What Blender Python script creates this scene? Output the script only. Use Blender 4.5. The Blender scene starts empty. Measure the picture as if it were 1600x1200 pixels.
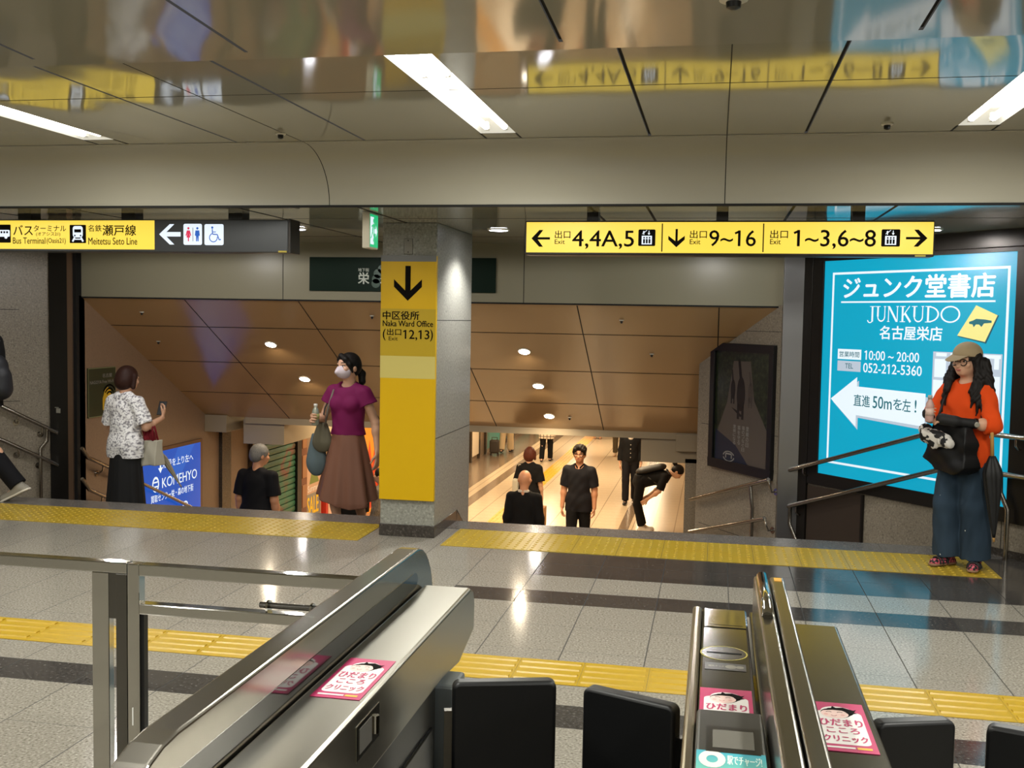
import bpy, bmesh, math, random
import numpy as np
from mathutils import Matrix, Vector

S = bpy.context.scene
COL = S.collection
random.seed(4)
PI = math.pi

# ------------------------------------------------------------------ camera
cam_d = bpy.data.cameras.new('camera')
cam = bpy.data.objects.new('camera', cam_d)
COL.objects.link(cam)
cx, cy, cz = Vector((.9817, .1893, .0169)), Vector((-.0286, .0589, .9979)), Vector((.1883, -.9802, .0621))
cz.normalize(); cx = cy.cross(cz).normalized(); cy = cz.cross(cx).normalized()
cam.matrix_world = Matrix(((cx.x, cy.x, cz.x, 0), (cx.y, cy.y, cz.y, 0), (cx.z, cy.z, cz.z, 1.6), (0, 0, 0, 1)))
cam_d.sensor_width = 36; cam_d.lens = 37.125; cam_d.clip_start = .05; cam_d.clip_end = 200
S.camera = cam

# ------------------------------------------------------------------ world, exposure, lights
w = bpy.data.worlds.new('world'); S.world = w; w.use_nodes = True
w.node_tree.nodes['Background'].inputs[0].default_value = (1, .95, .85, 1)
w.node_tree.nodes['Background'].inputs[1].default_value = .05
S.view_settings.view_transform = 'Standard'; S.view_settings.look = 'None'
S.view_settings.exposure = 0.0; S.view_settings.gamma = 1.0; S.view_settings.use_curve_mapping = False
S.cycles.max_bounces = 7; S.cycles.diffuse_bounces = 4; S.cycles.glossy_bounces = 4
S.cycles.sample_clamp_indirect = 6

def area(name, loc, size, power, color, rot=(0, 0, 0), spread=PI):
    l = bpy.data.lights.new(name, 'AREA'); l.shape = 'RECTANGLE'
    l.size, l.size_y = size; l.energy = power; l.color = color; l.spread = spread
    o = bpy.data.objects.new(name, l); COL.objects.link(o); o.location = loc; o.rotation_euler = rot
    return o
def spot(name, loc, power, color, angle, blend=.6, r=.04, rot=(0, 0, 0)):
    l = bpy.data.lights.new(name, 'SPOT'); l.energy = power; l.color = color
    l.spot_size = math.radians(angle); l.spot_blend = blend; l.shadow_soft_size = r
    o = bpy.data.objects.new(name, l); COL.objects.link(o); o.location = loc; o.rotation_euler = rot
    return o
TUBE = (1.0, .985, .90)
WARM = (1.0, .78, .50)
LIGHT_X = (-5.98, -3.575, -1.19, 1.255, 3.66)
for x in LIGHT_X:                                   # fluorescent rows of the hall (fixtures built below for three; the rest are unseen)
    area('tube_light', (x, 4.81, 2.585), (.19, 1.7), 46, TUBE)
    area('tube_light', (x, 1.6, 2.66), (.19, 1.7), 46, TUBE)
    area('tube_light', (x, -1.8, 2.75), (.19, 1.7), 44, TUBE)
for y, p in ((14.2, 180), (18.5, 205), (23.5, 215), (29, 220), (36, 220)):   # lower concourse ceiling lamps
    for x in (-4.6, -1.9):
        area('concourse_lamp', (x, y, .66), (.5, 2.6), p * .5, WARM)

# ------------------------------------------------------------------ materials
def lin(c):
    if isinstance(c, str): c = tuple(int(c[i:i + 2], 16) / 255 for i in (0, 2, 4))
    return tuple(v / 12.92 if v <= .04045 else ((v + .055) / 1.055) ** 2.4 for v in c[:3]) + (1,)
MATS = {}
def mat(name, color='808080', rough=.5, metal=0., emit=0., spec=.5, coat=0., ecol=None, trans=0., sheen=0.):
    if name in MATS: return MATS[name]
    m = bpy.data.materials.new(name); m.use_nodes = True
    b = m.node_tree.nodes['Principled BSDF']
    b.inputs['Base Color'].default_value = lin(color); b.inputs['Roughness'].default_value = rough
    b.inputs['Metallic'].default_value = metal; b.inputs['Specular IOR Level'].default_value = spec
    b.inputs['Coat Weight'].default_value = coat; b.inputs['Coat Roughness'].default_value = .05
    b.inputs['Transmission Weight'].default_value = trans
    if emit:
        b.inputs['Emission Color'].default_value = lin(ecol or color); b.inputs['Emission Strength'].default_value = emit
        b.inputs['Base Color'].default_value = tuple(v * .25 for v in lin(color)[:3]) + (1,)
    MATS[name] = m
    return m
class NT:
    def __init__(s, m): s.t = m.node_tree; s.b = s.t.nodes['Principled BSDF']
    def n(s, typ, **kw):
        x = s.t.nodes.new(typ)
        for k, v in kw.items():
            if k.startswith('i_'):
                key = k[2:]; x.inputs[int(key) if key.isdigit() else key.replace('_', ' ')].default_value = v
            else: setattr(x, k, v)
        return x
    def l(s, a, b): s.t.links.new(a, b)
    def math(s, op, a, b=None, c=None):
        x = s.n('ShaderNodeMath', operation=op)
        for i, v in enumerate((a, b, c)):
            if v is None: continue
            if hasattr(v, 'is_output'): s.l(v, x.inputs[i])
            else: x.inputs[i].default_value = v
        return x.outputs[0]
    def mix(s, f, a, b):
        x = s.n('ShaderNodeMix', data_type='RGBA')
        for i, v in ((0, f), (6, a), (7, b)):
            if hasattr(v, 'is_output'): s.l(v, x.inputs[i])
            else: x.inputs[i].default_value = v
        return x.outputs[2]
    def coord(s): 
        g = s.n('ShaderNodeNewGeometry'); return g.outputs['Position']
    def noise(s, scale, detail=2., co=None, rough=.5):
        x = s.n('ShaderNodeTexNoise'); x.inputs['Scale'].default_value = scale; x.inputs['Detail'].default_value = detail
        x.inputs['Roughness'].default_value = rough
        s.l(co or s.coord(), x.inputs['Vector']); return x.outputs['Fac']
    def ramp(s, f, stops):
        x = s.n('ShaderNodeValToRGB'); r = x.color_ramp
        while len(r.elements) < len(stops): r.elements.new(.5)
        for e, (p, c) in zip(r.elements, stops): e.position = p; e.color = c
        s.l(f, x.inputs[0]); return x.outputs[0]
    def bump(s, h, strength=.1, dist=.01):
        x = s.n('ShaderNodeBump'); x.inputs['Strength'].default_value = strength; x.inputs['Distance'].default_value = dist
        s.l(h, x.inputs['Height']); s.l(x.outputs[0], s.b.inputs['Normal'])
def granite(name, dark, mid, light, scale=90, rough=.35, spec=.5, soft=.12):
    m = mat(name, mid, rough, spec=spec); N = NT(m)
    f = N.noise(scale, 3.); 
    v = N.n('ShaderNodeTexVoronoi'); v.inputs['Scale'].default_value = scale * .8; N.l(N.coord(), v.inputs['Vector'])
    a = N.ramp(f, [(.5 - soft - .18, lin(dark)), (.5 - soft * .3, lin(mid)), (.5 + soft * .5, lin(mid)), (.5 + soft + .14, lin(light))])
    big = N.noise(2.2, 2.)
    c = N.mix(N.math('MULTIPLY', v.outputs['Color'], .18), a, lin(dark))
    c = N.mix(N.math('MULTIPLY', big, .25), c, lin(mid))
    N.l(c, N.b.inputs['Base Color']); return m
M_granite = granite('granite wall', '4a4338', '8a8070', 'aca392', 75, .4)
M_warmgranite = granite('stair wall stone', '6a5644', '8e7660', '9c846e', 60, .4, soft=.25)
M_pillar = granite('pillar granite', '3d3d38', '8f8f86', 'bcbcb2', 60, .35)
M_skirt = granite('dark granite', '201d1a', '3c3732', '6a625a', 75, .25)
M_kerb = granite('kerb granite', '45423e', '6b6763', '97928a', 90, .22)
M_step = granite('step granite', '55504a', '827b72', 'a8a096', 90, .4)

def floor_material():
    m = mat('hall floor tiles', '8c877c', .16); N = NT(m)
    co = N.coord(); sep = N.n('ShaderNodeSeparateXYZ'); N.l(co, sep.inputs[0]); X, Y = sep.outputs[0], sep.outputs[1]
    f = N.noise(95, 3., co)
    lightc = N.ramp(f, [(.28, lin('5f5a50')), (.43, lin('8f8a7f')), (.58, lin('9d988d')), (.74, lin('bdb9ae'))])
    darkc = N.ramp(N.noise(70, 3., co), [(.3, lin('1b1a1a')), (.5, lin('3b3836')), (.66, lin('4c4946')), (.78, lin('8b857e'))])
    def between(v, a, b): return N.math('MULTIPLY', N.math('GREATER_THAN', v, a), N.math('LESS_THAN', v, b))
    d = between(Y, 4.02, 4.26)
    d = N.math('MAXIMUM', d, N.math('MULTIPLY', between(Y, 5.80, 6.07), N.math('GREATER_THAN', X, -1.485)))
    d = N.math('MAXIMUM', d, N.math('MULTIPLY', between(Y, 6.44, 7.10), N.math('GREATER_THAN', X, -1.085)))
    d = N.math('MAXIMUM', d, N.math('MULTIPLY', N.math('GREATER_THAN', Y, 7.09), N.math('GREATER_THAN', X, 1.83)))
    c = N.mix(d, lightc, darkc)
    # per-tile tone
    tx = N.math('FLOOR', N.math('DIVIDE', N.math('ADD', X, 1.085), .4)); ty = N.math('FLOOR', N.math('DIVIDE', Y, .41))
    cmb = N.n('ShaderNodeCombineXYZ'); N.l(tx, cmb.inputs[0]); N.l(ty, cmb.inputs[1])
    wn = N.n('ShaderNodeTexWhiteNoise'); N.l(cmb.outputs[0], wn.inputs[0])
    c = N.mix(N.math('MULTIPLY', wn.outputs[0], .16), c, lin('6d6860'))
    g = N.math('LESS_THAN', N.math('ABSOLUTE', N.math('SUBTRACT', N.math('MODULO', N.math('ADD', X, 41.085 + .2), .4), .2)), .0028)
    for yy in (8.0, 7.7, 7.1, 6.77, 6.44, 6.07, 5.80, 5.38, 4.97, 4.82, 4.5, 4.26, 4.02, 3.6, 3.2, 2.8, 2.4, 2.0):
        g = N.math('MAXIMUM', g, N.math('LESS_THAN', N.math('ABSOLUTE', N.math('SUBTRACT', Y, yy)), .0016))
    c = N.mix(N.math('MULTIPLY', g, .85), c, lin('191815'))
    N.l(c, N.b.inputs['Base Color'])
    r = N.math('ADD', N.math('MULTIPLY', N.noise(12, 2., co), .05), .10); N.l(N.math('MAXIMUM', r, N.math('MULTIPLY', g, .7)), N.b.inputs['Roughness'])
    N.bump(N.noise(160, 2., co), .03, .003)
    return m
M_floor = floor_material()
def lower_floor_material():
    m = mat('concourse floor tiles', 'd8c4a6', .22); N = NT(m)
    co = N.coord(); sep = N.n('ShaderNodeSeparateXYZ'); N.l(co, sep.inputs[0]); X, Y = sep.outputs[0], sep.outputs[1]
    def between(v, a, b): return N.math('MULTIPLY', N.math('GREATER_THAN', v, a), N.math('LESS_THAN', v, b))
    c = N.mix(N.noise(30, 2., co), lin('cbb596'), lin('d9c7ab'))
    d = between(X, -9, -4.92); d = N.math('MAXIMUM', d, between(X, -4.66, -4.44)); d = N.math('MAXIMUM', d, between(X, -1.53, -1.36))
    d = N.math('MAXIMUM', d, N.math('MULTIPLY', N.math('GREATER_THAN', X, -.98), .55))
    c = N.mix(d, c, lin('7c6a58'))
    g = N.math('LESS_THAN', N.math('ABSOLUTE', N.math('SUBTRACT', N.math('MODULO', N.math('ADD', X, 40.5 + .35), .7), .35)), .008)
    g = N.math('MAXIMUM', g, N.math('MULTIPLY', N.math('LESS_THAN', N.math('MODULO', Y, .3), .012), .45))
    c = N.mix(N.math('MULTIPLY', g, .6), c, lin('6b5a48'))
    N.l(c, N.b.inputs['Base Color']); return m
M_lfloor = lower_floor_material()
def ceil_material(name, c1, rough=.07, coat=.0, wave=.010, spec=.9):
    m = mat(name, c1, rough, spec=spec); N = NT(m)
    co = N.coord(); mp = N.n('ShaderNodeMapping'); mp.inputs['Scale'].default_value = (1.1, .25, 1); N.l(co, mp.inputs[0])
    N.bump(N.noise(1.6, 1., mp.outputs[0]), 1., wave)
    return m
M_ceil = ceil_material('gloss ceiling panel', '9c9888', .07, wave=.014, spec=1.0)
M_cove = ceil_material('satin cove panel', '9d998a', .30, wave=.004, spec=.5)
M_fascia = ceil_material('fascia panel', '8d8873', .28, wave=.004, spec=.22)
M_slope = ceil_material('stair soffit panel', 'b08f66', .17, wave=.012, spec=.6)
M_black = mat('black gap', '060606', .8)
M_wallbeige = mat('beige wall panel', '9b9482', .4)
def steel(name, c='b4b2ac', rough=.28, axis=None):
    m = mat(name, c, rough, metal=1.0); N = NT(m)
    if axis is not None:
        co = N.coord(); mp = N.n('ShaderNodeMapping'); sc = [220, 220, 220]; sc[axis] = 4; mp.inputs['Scale'].default_value = sc
        N.l(co, mp.inputs[0]); f = N.noise(1., 2., mp.outputs[0])
        pass
    return m
M_steel_y = steel('brushed steel', '918f86', .17, 1)
M_steel_top = steel('satin steel top', 'a6a399', .30, 1)
M_steel_dk = steel('dark stainless', '6f6d69', .22)
M_mirror = steel('polished stainless', 'c0beb8', .08)
M_rail = steel('handrail steel', 'a09a92', .18)
M_frame = mat('dark bronze metal', '2a2622', .38, metal=.6)
M_column = mat('column metal', '2c2a28', .35, metal=.5)
M_colsteel = steel('column stainless', '9a9a9c', .30)
M_brown = mat('brown metal panel', '40352c', .45, metal=.3)
M_yel = mat('tactile yellow', 'b0901e', .35)
M_ylw_sign = mat('sign yellow vinyl', 'cfa600', .4, spec=.3)
M_ylw_dull = mat('sign dull yellow', 'b2961c', .4, spec=.3)
M_ylw_pale = mat('sign pale yellow', 'c6b766', .35)
M_ink = mat('sign ink', '0c0907', .8, spec=.1)
M_white = mat('white paint', 'e8e8e4', .5)
E_yel = mat('lit yellow panel', 'f6d54a', .3, emit=1.0)
E_white = mat('lit white panel', 'dfeaf6', .3, emit=1.0)
E_tube = mat('fluorescent tube', 'fff8ea', .3, emit=9.)
E_refl = mat('luminaire reflector', 'f4f0e0', .4, emit=.6)
E_teal = mat('lit teal panel', '0a9fc0', .25, emit=.95)
E_pwhite = mat('lit poster white', 'e4f1f8', .3, emit=.95)
E_pgrey = mat('lit poster grey', 'b9c6d4', .3, emit=.9)
E_pyel = mat('lit poster yellow', 'efe58e', .3, emit=.9)
M_tealink = mat('poster teal ink', '1f7f8e', .4, emit=.5)
E_blue = mat('lit blue panel', '0d4fb4', .25, emit=.95)
E_bluelight = mat('lit blue sheen', '3a74cc', .25, emit=.95)
E_green = mat('lit exit green', '17b673', .3, emit=1.0)
E_down = mat('downlight glow', 'fff1d8', .3, emit=25.)
E_downcool = mat('downlight cool glow', 'f6f6ff', .3, emit=25.)
M_gunmetal = mat('sign gunmetal', '3c3e40', .3, metal=.4)
M_dgreen = mat('dark green board', '0b1e13', .5, spec=.12)
M_bgreen = mat('board green tree', '2d4a38', .4)
M_blackplastic = mat('black plastic', '0d0e10', .38)
M_padblack = mat('black flap', '0b0c0e', .42)
M_smoke = mat('smoked panel', '2e2b24', .12, spec=.8)
M_smoke2 = mat('dark screen', '302e2a', .1, spec=.6)
M_lcd = mat('grey display', '6a6862', .2)
M_pink = mat('sticker magenta', 'b2225c', .4)
M_stkwhite = mat('sticker white', 'dedad6', .45)
M_facepink = mat('sticker face', 'e6c6bd', .45)

# ------------------------------------------------------------------ mesh helpers
class MB:
    def __init__(s): s.v = []; s.f = []; s.m = []; s.mi = 0
    def add(s, vs, fs):
        o = len(s.v); s.v += [tuple(p) for p in vs]; s.f += [tuple(i + o for i in f) for f in fs]; s.m += [s.mi] * len(fs)
        return s
    def box(s, lo, hi):
        (a, b, c), (d, e, f) = lo, hi
        return s.add([(a, b, c), (d, b, c), (d, e, c), (a, e, c), (a, b, f), (d, b, f), (d, e, f), (a, e, f)],
                     [(0, 3, 2, 1), (4, 5, 6, 7), (0, 1, 5, 4), (1, 2, 6, 5), (2, 3, 7, 6), (3, 0, 4, 7)])
    def obox(s, o, ux, uy, uz):        # oriented box from corner o with edge vectors
        o, ux, uy, uz = map(Vector, (o, ux, uy, uz))
        P = [o, o + ux, o + ux + uy, o + uy]; P += [p + uz for p in P]
        return s.add(P, [(0, 3, 2, 1), (4, 5, 6, 7), (0, 1, 5, 4), (1, 2, 6, 5), (2, 3, 7, 6), (3, 0, 4, 7)])
    def prism(s, pts, d):              # polygon (3-D points) swept by vector d
        n = len(pts); d = Vector(d); P = [Vector(p) for p in pts]; P += [p + d for p in P]
        return s.add(P, [tuple(range(n - 1, -1, -1)), tuple(range(n, 2 * n))] + [(i, (i + 1) % n, n + (i + 1) % n, n + i) for i in range(n)])
    def tube(s, path, r, n=12, cap=True):
        path = [Vector(p) for p in path]; rs = r if isinstance(r, (list, tuple)) else [r] * len(path)
        prev = None; base = len(s.v); vs = []
        for i, p in enumerate(path):
            t = ((path[min(i + 1, len(path) - 1)] - p).normalized() + (p - path[max(i - 1, 0)]).normalized())
            t = t.normalized() if t.length > 1e-6 else Vector((0, 0, 1))
            if prev is None:
                a = t.orthogonal().normalized()
            else:
                a = (prev - t * prev.dot(t)); a = a.normalized() if a.length > 1e-6 else t.orthogonal().normalized()
            prev = a; b = t.cross(a)
            vs += [p + (a * math.cos(2 * PI * k / n) + b * math.sin(2 * PI * k / n)) * rs[i] for k in range(n)]
        fs = [(i * n + k, i * n + (k + 1) % n, (i + 1) * n + (k + 1) % n, (i + 1) * n + k) for i in range(len(path) - 1) for k in range(n)]
        if cap: fs += [tuple(range(n - 1, -1, -1)), tuple((len(path) - 1) * n + k for k in range(n))]
        return s.add(vs, fs)
    def lathe(s, c, axis, prof, n=20):  # profile [(radius, height)] about axis through c
        c = Vector(c); ax = Vector(axis).normalized(); a = ax.orthogonal().normalized(); b = ax.cross(a)
        vs = [c + ax * h + (a * math.cos(2 * PI * k / n) + b * math.sin(2 * PI * k / n)) * r for r, h in prof for k in range(n)]
        fs = [(i * n + k, i * n + (k + 1) % n, (i + 1) * n + (k + 1) % n, (i + 1) * n + k) for i in range(len(prof) - 1) for k in range(n)]
        fs += [tuple(range(n - 1, -1, -1)), tuple((len(prof) - 1) * n + k for k in range(n))]
        return s.add(vs, fs)
    def ell(s, c, r, n=16, m=10, rot=None):
        c = Vector(c); vs = []; R = rot or Matrix.Identity(3)
        for i in range(m + 1):
            th = PI * i / m
            for k in range(n):
                ph = 2 * PI * k / n
                vs.append(c + R @ Vector((r[0] * math.sin(th) * math.cos(ph), r[1] * math.sin(th) * math.sin(ph), r[2] * math.cos(th))))
        fs = [(i * n + k, (i + 1) * n + k, (i + 1) * n + (k + 1) % n, i * n + (k + 1) % n) for i in range(m) for k in range(n)]
        return s.add(vs, fs)
    def build(s, name, mats, parent=None, smooth=False, bevel=0, seg=2, angle=40):
        me = bpy.data.meshes.new(name); me.from_pydata(s.v, [], s.f)
        mats = mats if isinstance(mats, (list, tuple)) else [mats]
        for m in mats: me.materials.append(m)
        if len(mats) > 1: me.polygons.foreach_set('material_index', s.m)
        bm = bmesh.new(); bm.from_mesh(me); bmesh.ops.remove_doubles(bm, verts=bm.verts, dist=1e-6)
        bmesh.ops.recalc_face_normals(bm, faces=bm.faces); bm.to_mesh(me); bm.free()
        if smooth: me.polygons.foreach_set('use_smooth', [True] * len(me.polygons))
        o = bpy.data.objects.new(name, me); COL.objects.link(o)
        if bevel:
            b = o.modifiers.new('bevel', 'BEVEL'); b.width = bevel; b.segments = seg; b.limit_method = 'ANGLE'; b.angle_limit = math.radians(angle)
        if smooth and smooth != 'all':
            me.set_sharp_from_angle(angle=math.radians(35))
        if parent: adopt(o, parent)
        return o
def adopt(o, parent):
    o.parent = parent
    if parent.type == 'EMPTY': o.matrix_parent_inverse = Matrix.Translation(-Vector(parent.location))
    return o
def tag(o, label, cat, group=None, kind=None):
    o['label'] = label; o['category'] = cat
    if group: o['group'] = group
    if kind: o['kind'] = kind
    return o
def thing(name, label, cat, loc=(0, 0, 0), group=None):
    o = bpy.data.objects.new(name, None); COL.objects.link(o); o.location = loc; o.empty_display_size = .1
    return tag(o, label, cat, group)
def sub(o, parent):
    o.parent = parent; return o
def struct(o, label=None, cat=None):
    o['kind'] = 'structure'
    if label: o['label'] = label
    if cat: o['category'] = cat
    return o
def box(name, lo, hi, m, parent=None, bevel=0): return MB().box(lo, hi).build(name, m, parent, bevel=bevel)

# ------------------------------------------------------------------ lettering and flat artwork
_font_cache = {}
def text_geo(s, bold=0.):
    key = (s, bold)
    if key in _font_cache: return _font_cache[key]
    cu = bpy.data.curves.new('lettering', 'FONT'); cu.body = s; cu.resolution_u = 3; cu.offset = bold; cu.size = 1
    ob = bpy.data.objects.new('lettering', cu); COL.objects.link(ob)
    bpy.context.view_layer.update()
    me = bpy.data.meshes.new_from_object(ob.evaluated_get(bpy.context.evaluated_depsgraph_get()))
    v = np.empty(len(me.vertices) * 3); me.vertices.foreach_get('co', v); v = v.reshape(-1, 3)
    f = [tuple(p.vertices) for p in me.polygons]
    bpy.data.objects.remove(ob); bpy.data.curves.remove(cu); bpy.data.meshes.remove(me)
    if '1' in s and len(v):                                   # give the bare upright of each figure 1 its flag
        par = list(range(len(v)))
        def find(i):
            while par[i] != i: i = par[i]
            return i
        for t in f:
            for q in t[1:]: par[find(q)] = find(t[0])
        isl = {}
        for i in range(len(v)): isl.setdefault(find(i), []).append(i)
        big = max(v[i, 1].max() - v[i, 1].min() for i in isl.values())
        for i in isl.values():
            a, c = v[i].min(0), v[i].max(0); hh, ww = c[1] - a[1], c[0] - a[0]
            if len(i) <= 8 and hh > .8 * big and ww < .22 * hh:
                n = len(v); v = np.vstack([v, [(a[0] + .3 * ww, c[1], 0), (a[0] - .22 * hh, c[1] - .13 * hh, 0), (a[0] - .17 * hh, c[1] - .24 * hh, 0), (a[0] + .3 * ww, c[1] - .14 * hh, 0)]]); f.append((n, n + 1, n + 2, n + 3))
    _font_cache[key] = (v, f); return v, f
SERIF = None
class Art:
    k = 0
    """flat artwork on a board: o = origin, u = rightwards, v = upwards, n = towards the reader"""
    def __init__(s, o, u, v, n, step=.0008): s.o, s.u, s.v, s.n = map(Vector, (o, u, v, n)); s.step = step; s.b = {}
    def P(s, x, y, layer): return s.o + s.u * x + s.v * y + s.n * (layer * s.step)
    def mb(s, name, m): return s.b.setdefault((name, m.name, s.k), (MB(), m))[0]
    def poly(s, pts, m, layer=1, name='panel'):
        s.mb(name, m).add([s.P(x, y, layer) for x, y in pts], [tuple(range(len(pts)))]); return s
    def rect(s, r, m, layer=1, name='panel'):
        x0, y0, x1, y1 = r; return s.poly([(x0, y0), (x1, y0), (x1, y1), (x0, y1)], m, layer, name)
    def rrect(s, r, rad, m, layer=1, name='panel', n=5):
        x0, y0, x1, y1 = r; p = []
        for cx, cy, a0 in ((x1 - rad, y1 - rad, 0), (x0 + rad, y1 - rad, 90), (x0 + rad, y0 + rad, 180), (x1 - rad, y0 + rad, 270)):
            p += [(cx + rad * math.cos(math.radians(a0 + 90 * i / n)), cy + rad * math.sin(math.radians(a0 + 90 * i / n))) for i in range(n + 1)]
        return s.poly(p, m, layer, name)
    def disc(s, c, r, m, layer=1, name='pictogram', ry=None, n=24):
        return s.poly([(c[0] + r * math.cos(2 * PI * i / n), c[1] + (ry or r) * math.sin(2 * PI * i / n)) for i in range(n)], m, layer, name)
    def arc(s, c, r, wd, a0, a1, m, layer=1, name='pictogram', ry=None, n=20):
        k = (ry or r) / r; q = []
        for i in range(n + 1):
            a = math.radians(a0 + (a1 - a0) * i / n); q.append((math.cos(a), math.sin(a)))
        for i in range(n):
            (c0, s0), (c1, s1) = q[i], q[i + 1]; ri, ro = r - wd / 2, r + wd / 2
            s.poly([(c[0] + ri * c0, c[1] + ri * s0 * k), (c[0] + ro * c0, c[1] + ro * s0 * k), (c[0] + ro * c1, c[1] + ro * s1 * k), (c[0] + ri * c1, c[1] + ri * s1 * k)], m, layer, name)
        return s
    def line(s, pts, wd, m, layer=1, name='pictogram'):
        for (x0, y0), (x1, y1) in zip(pts[:-1], pts[1:]):
            d = math.hypot(x1 - x0, y1 - y0) or 1; nx, ny = -(y1 - y0) / d * wd / 2, (x1 - x0) / d * wd / 2
            s.poly([(x0 + nx, y0 + ny), (x0 - nx, y0 - ny), (x1 - nx, y1 - ny), (x1 + nx, y1 + ny)], m, layer, name)
        return s
    def text(s, t, r, m, layer=2, bold=0., name='lettering', rot=0):
        if len(t) > 1: s.k += 1
        v, f = text_geo(t)
        if len(v) == 0: return s
        lo, hi = v.min(0), v.max(0); x0, y0, x1, y1 = r; sx = (x1 - x0) / max(hi[0] - lo[0], 1e-6); sy = (y1 - y0) / max(hi[1] - lo[1], 1e-6)
        q = (bold or .022) * .55 * (y1 - y0)
        for i, (dx, dy) in enumerate(((-q, 0), (q, 0), (0, q * .7), (0, -q * .7)) ):
            s.mb(name, m).add([s.P(x0 + (p[0] - lo[0]) * sx + dx, y0 + (p[1] - lo[1]) * sy + dy, layer + i * .02) for p in v], f)
        return s
    def vtext(s, t, r, m, layer=2, bold=0.):   # characters stacked from the top
        x0, y0, x1, y1 = r; n = len(t); h = (y1 - y0) / n
        for i, ch in enumerate(t): s.text(ch, (x0, y1 - (i + .92) * h, x1, y1 - (i + .08) * h), m, layer, bold)
        return s
    def next(s): s.k += 1
    def arrow(s, r, d, m, layer=2, wd=.14, name='arrow'):   # open-headed way-finding arrow filling r, pointing d in L R U D
        x0, y0, x1, y1 = r; s.k += 1
        def T(a, b):          # a along the arrow (0 tip .. 1 tail), b across -1..1
            if d == 'L': return (x0 + a * (x1 - x0), (y0 + y1) / 2 + b * (y1 - y0) / 2)
            if d == 'R': return (x1 - a * (x1 - x0), (y0 + y1) / 2 + b * (y1 - y0) / 2)
            if d == 'D': return ((x0 + x1) / 2 + b * (x1 - x0) / 2, y0 + a * (y1 - y0))
            return ((x0 + x1) / 2 + b * (x1 - x0) / 2, y1 - a * (y1 - y0))
        for sg in (1, -1):
            s.poly([T(0, 0), T(.42, sg), T(.42 + wd * 1.5, sg), T(wd * 2.1, 0)], m, layer, name)
        s.poly([T(.10, wd), T(.10, -wd), T(1, -wd), T(1, wd)], m, layer + .2, name); return s
    def build(s, parent):
        for (nm, _, _k), (mb, m) in s.b.items(): mb.build(nm, m, parent)

ROT = lambda axis, deg: Matrix.Rotation(math.radians(deg), 3, axis)

# ------------------------------------------------------------------ the setting: floors, walls, ceilings
ZC, ZL = 2.6, 2.27            # hall ceiling, low ceiling past the beam
ZF2 = -1.92                   # lower concourse floor
struct(box('floor', (-9.5, -6, -.2), (6.5, 8.0, 0), M_floor))
struct(box('floor_concourse', (-9.5, 11.5, ZF2 - .2), (4, 46, ZF2), M_lfloor))
# stairs: twelve risers from the hall down to the concourse
b = MB()
for i in range(12):
    y0 = 8.0 + .30 * i; z = -.16 * (i + 1)
    b.box((-8.6, y0, z - .4), (2.6, y0 + .30 if i < 11 else 11.7, z))
struct(b.build('stairs', M_step, bevel=.006))
# granite kerb along the top of the stairs
b = MB(); xs = [-8.6, -6.6, -4.7, -3.45, -2.37]
for x0, x1 in zip(xs[:-1], xs[1:]): b.box((x0 + .002, 7.70, .0002), (x1 - .002, 8.0, .004))
xs = [-1.97, -.83, .25, 1.2, 2.0]
for x0, x1 in zip(xs[:-1], xs[1:]): b.box((x0 + .002, 7.70, .0002), (x1 - .002, 8.0, .004))
struct(b.build('trim_stair_kerb', M_kerb))
# hall ceiling: glossy panels with open black slots, near row hung on a slight slope
def ceil_grid(name, xcuts, slots, y0, y1, z0, z1, parent=None):
    b = MB(); e = .009
    xs = sorted(set([-9.5, 6.5] + [v for s in slots for v in (s - e, s + e)] + xcuts))
    for a, c in zip(xs[:-1], xs[1:]):
        mid = (a + c) / 2; b.mi = 1 if any(abs(mid - s) < e * .9 for s in slots) else 0
        dz = .012 if b.mi else 0
        b.add([(a, y0, z0 + dz), (a, y1, z1 + dz), (c, y1, z1 + dz), (c, y0, z0 + dz)], [(0, 1, 2, 3)])
        if b.mi == 0: pass
    return struct(b.build(name, [M_ceil, M_black]))
b = MB()
slots = [-7.6, -6.8, -5.2, -4.4, -2.783, -2.0, -.382, .434, 2.05, 2.86, 4.45]
e = .008
ys = [3.955, 5.838, 5.87]
LW = [(x - .098, x + .098) for x in LIGHT_X]
xs = sorted([-9.5, 6.5] + [v for s in slots for v in (s - e, s + e)] + [v for p in LW for v in p])
for a, c in zip(xs[:-1], xs[1:]):
    mid = (a + c) / 2; isl = any(abs(mid - s) < e for s in slots); ili = any(p[0] < mid < p[1] for p in LW)
    for (y0, y1) in ((3.955, 5.675), (5.675, 5.83), (5.83, 5.87)):
        if ili and y0 < 4: continue                               # opening for the light fitting
        b.mi = 1 if isl and y1 < 5.85 else 0; dz = .01 if b.mi else 0
        b.add([(a, y0, ZC + dz), (a, y1, ZC + dz), (c, y1, ZC + dz), (c, y0, ZC + dz)], [(0, 1, 2, 3)])
b.mi = 1
for (x0, x1) in LW:
    for x in (x0, x1): b.box((x - .005, 5.675, ZC - .0015), (x + .005, 5.83, ZC))
b.box((-9.5, 5.826, ZC - .001), (6.5, 5.832, ZC))
for x in (-7.2, -4.78, -2.38, .028, 2.43, 4.8): b.box((x - .0022, 3.955, ZC - .001), (x + .0022, 5.87, ZC))
b.box((-9.5, 4.58, ZC - .001), (6.5, 4.584, ZC))
struct(b.build('ceiling', [M_ceil, M_black]))
b = MB()                                                          # the nearer rows of panels
slots2 = [-7.5, -6.3, -5.1, -3.9, -2.715, -1.803, -.582, .655, 1.9, 3.1, 4.3]
xs = sorted([-9.5, 6.5] + [v for s in slots2 for v in (s - e, s + e)])
T2 = math.tan(math.radians(2.1))
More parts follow.
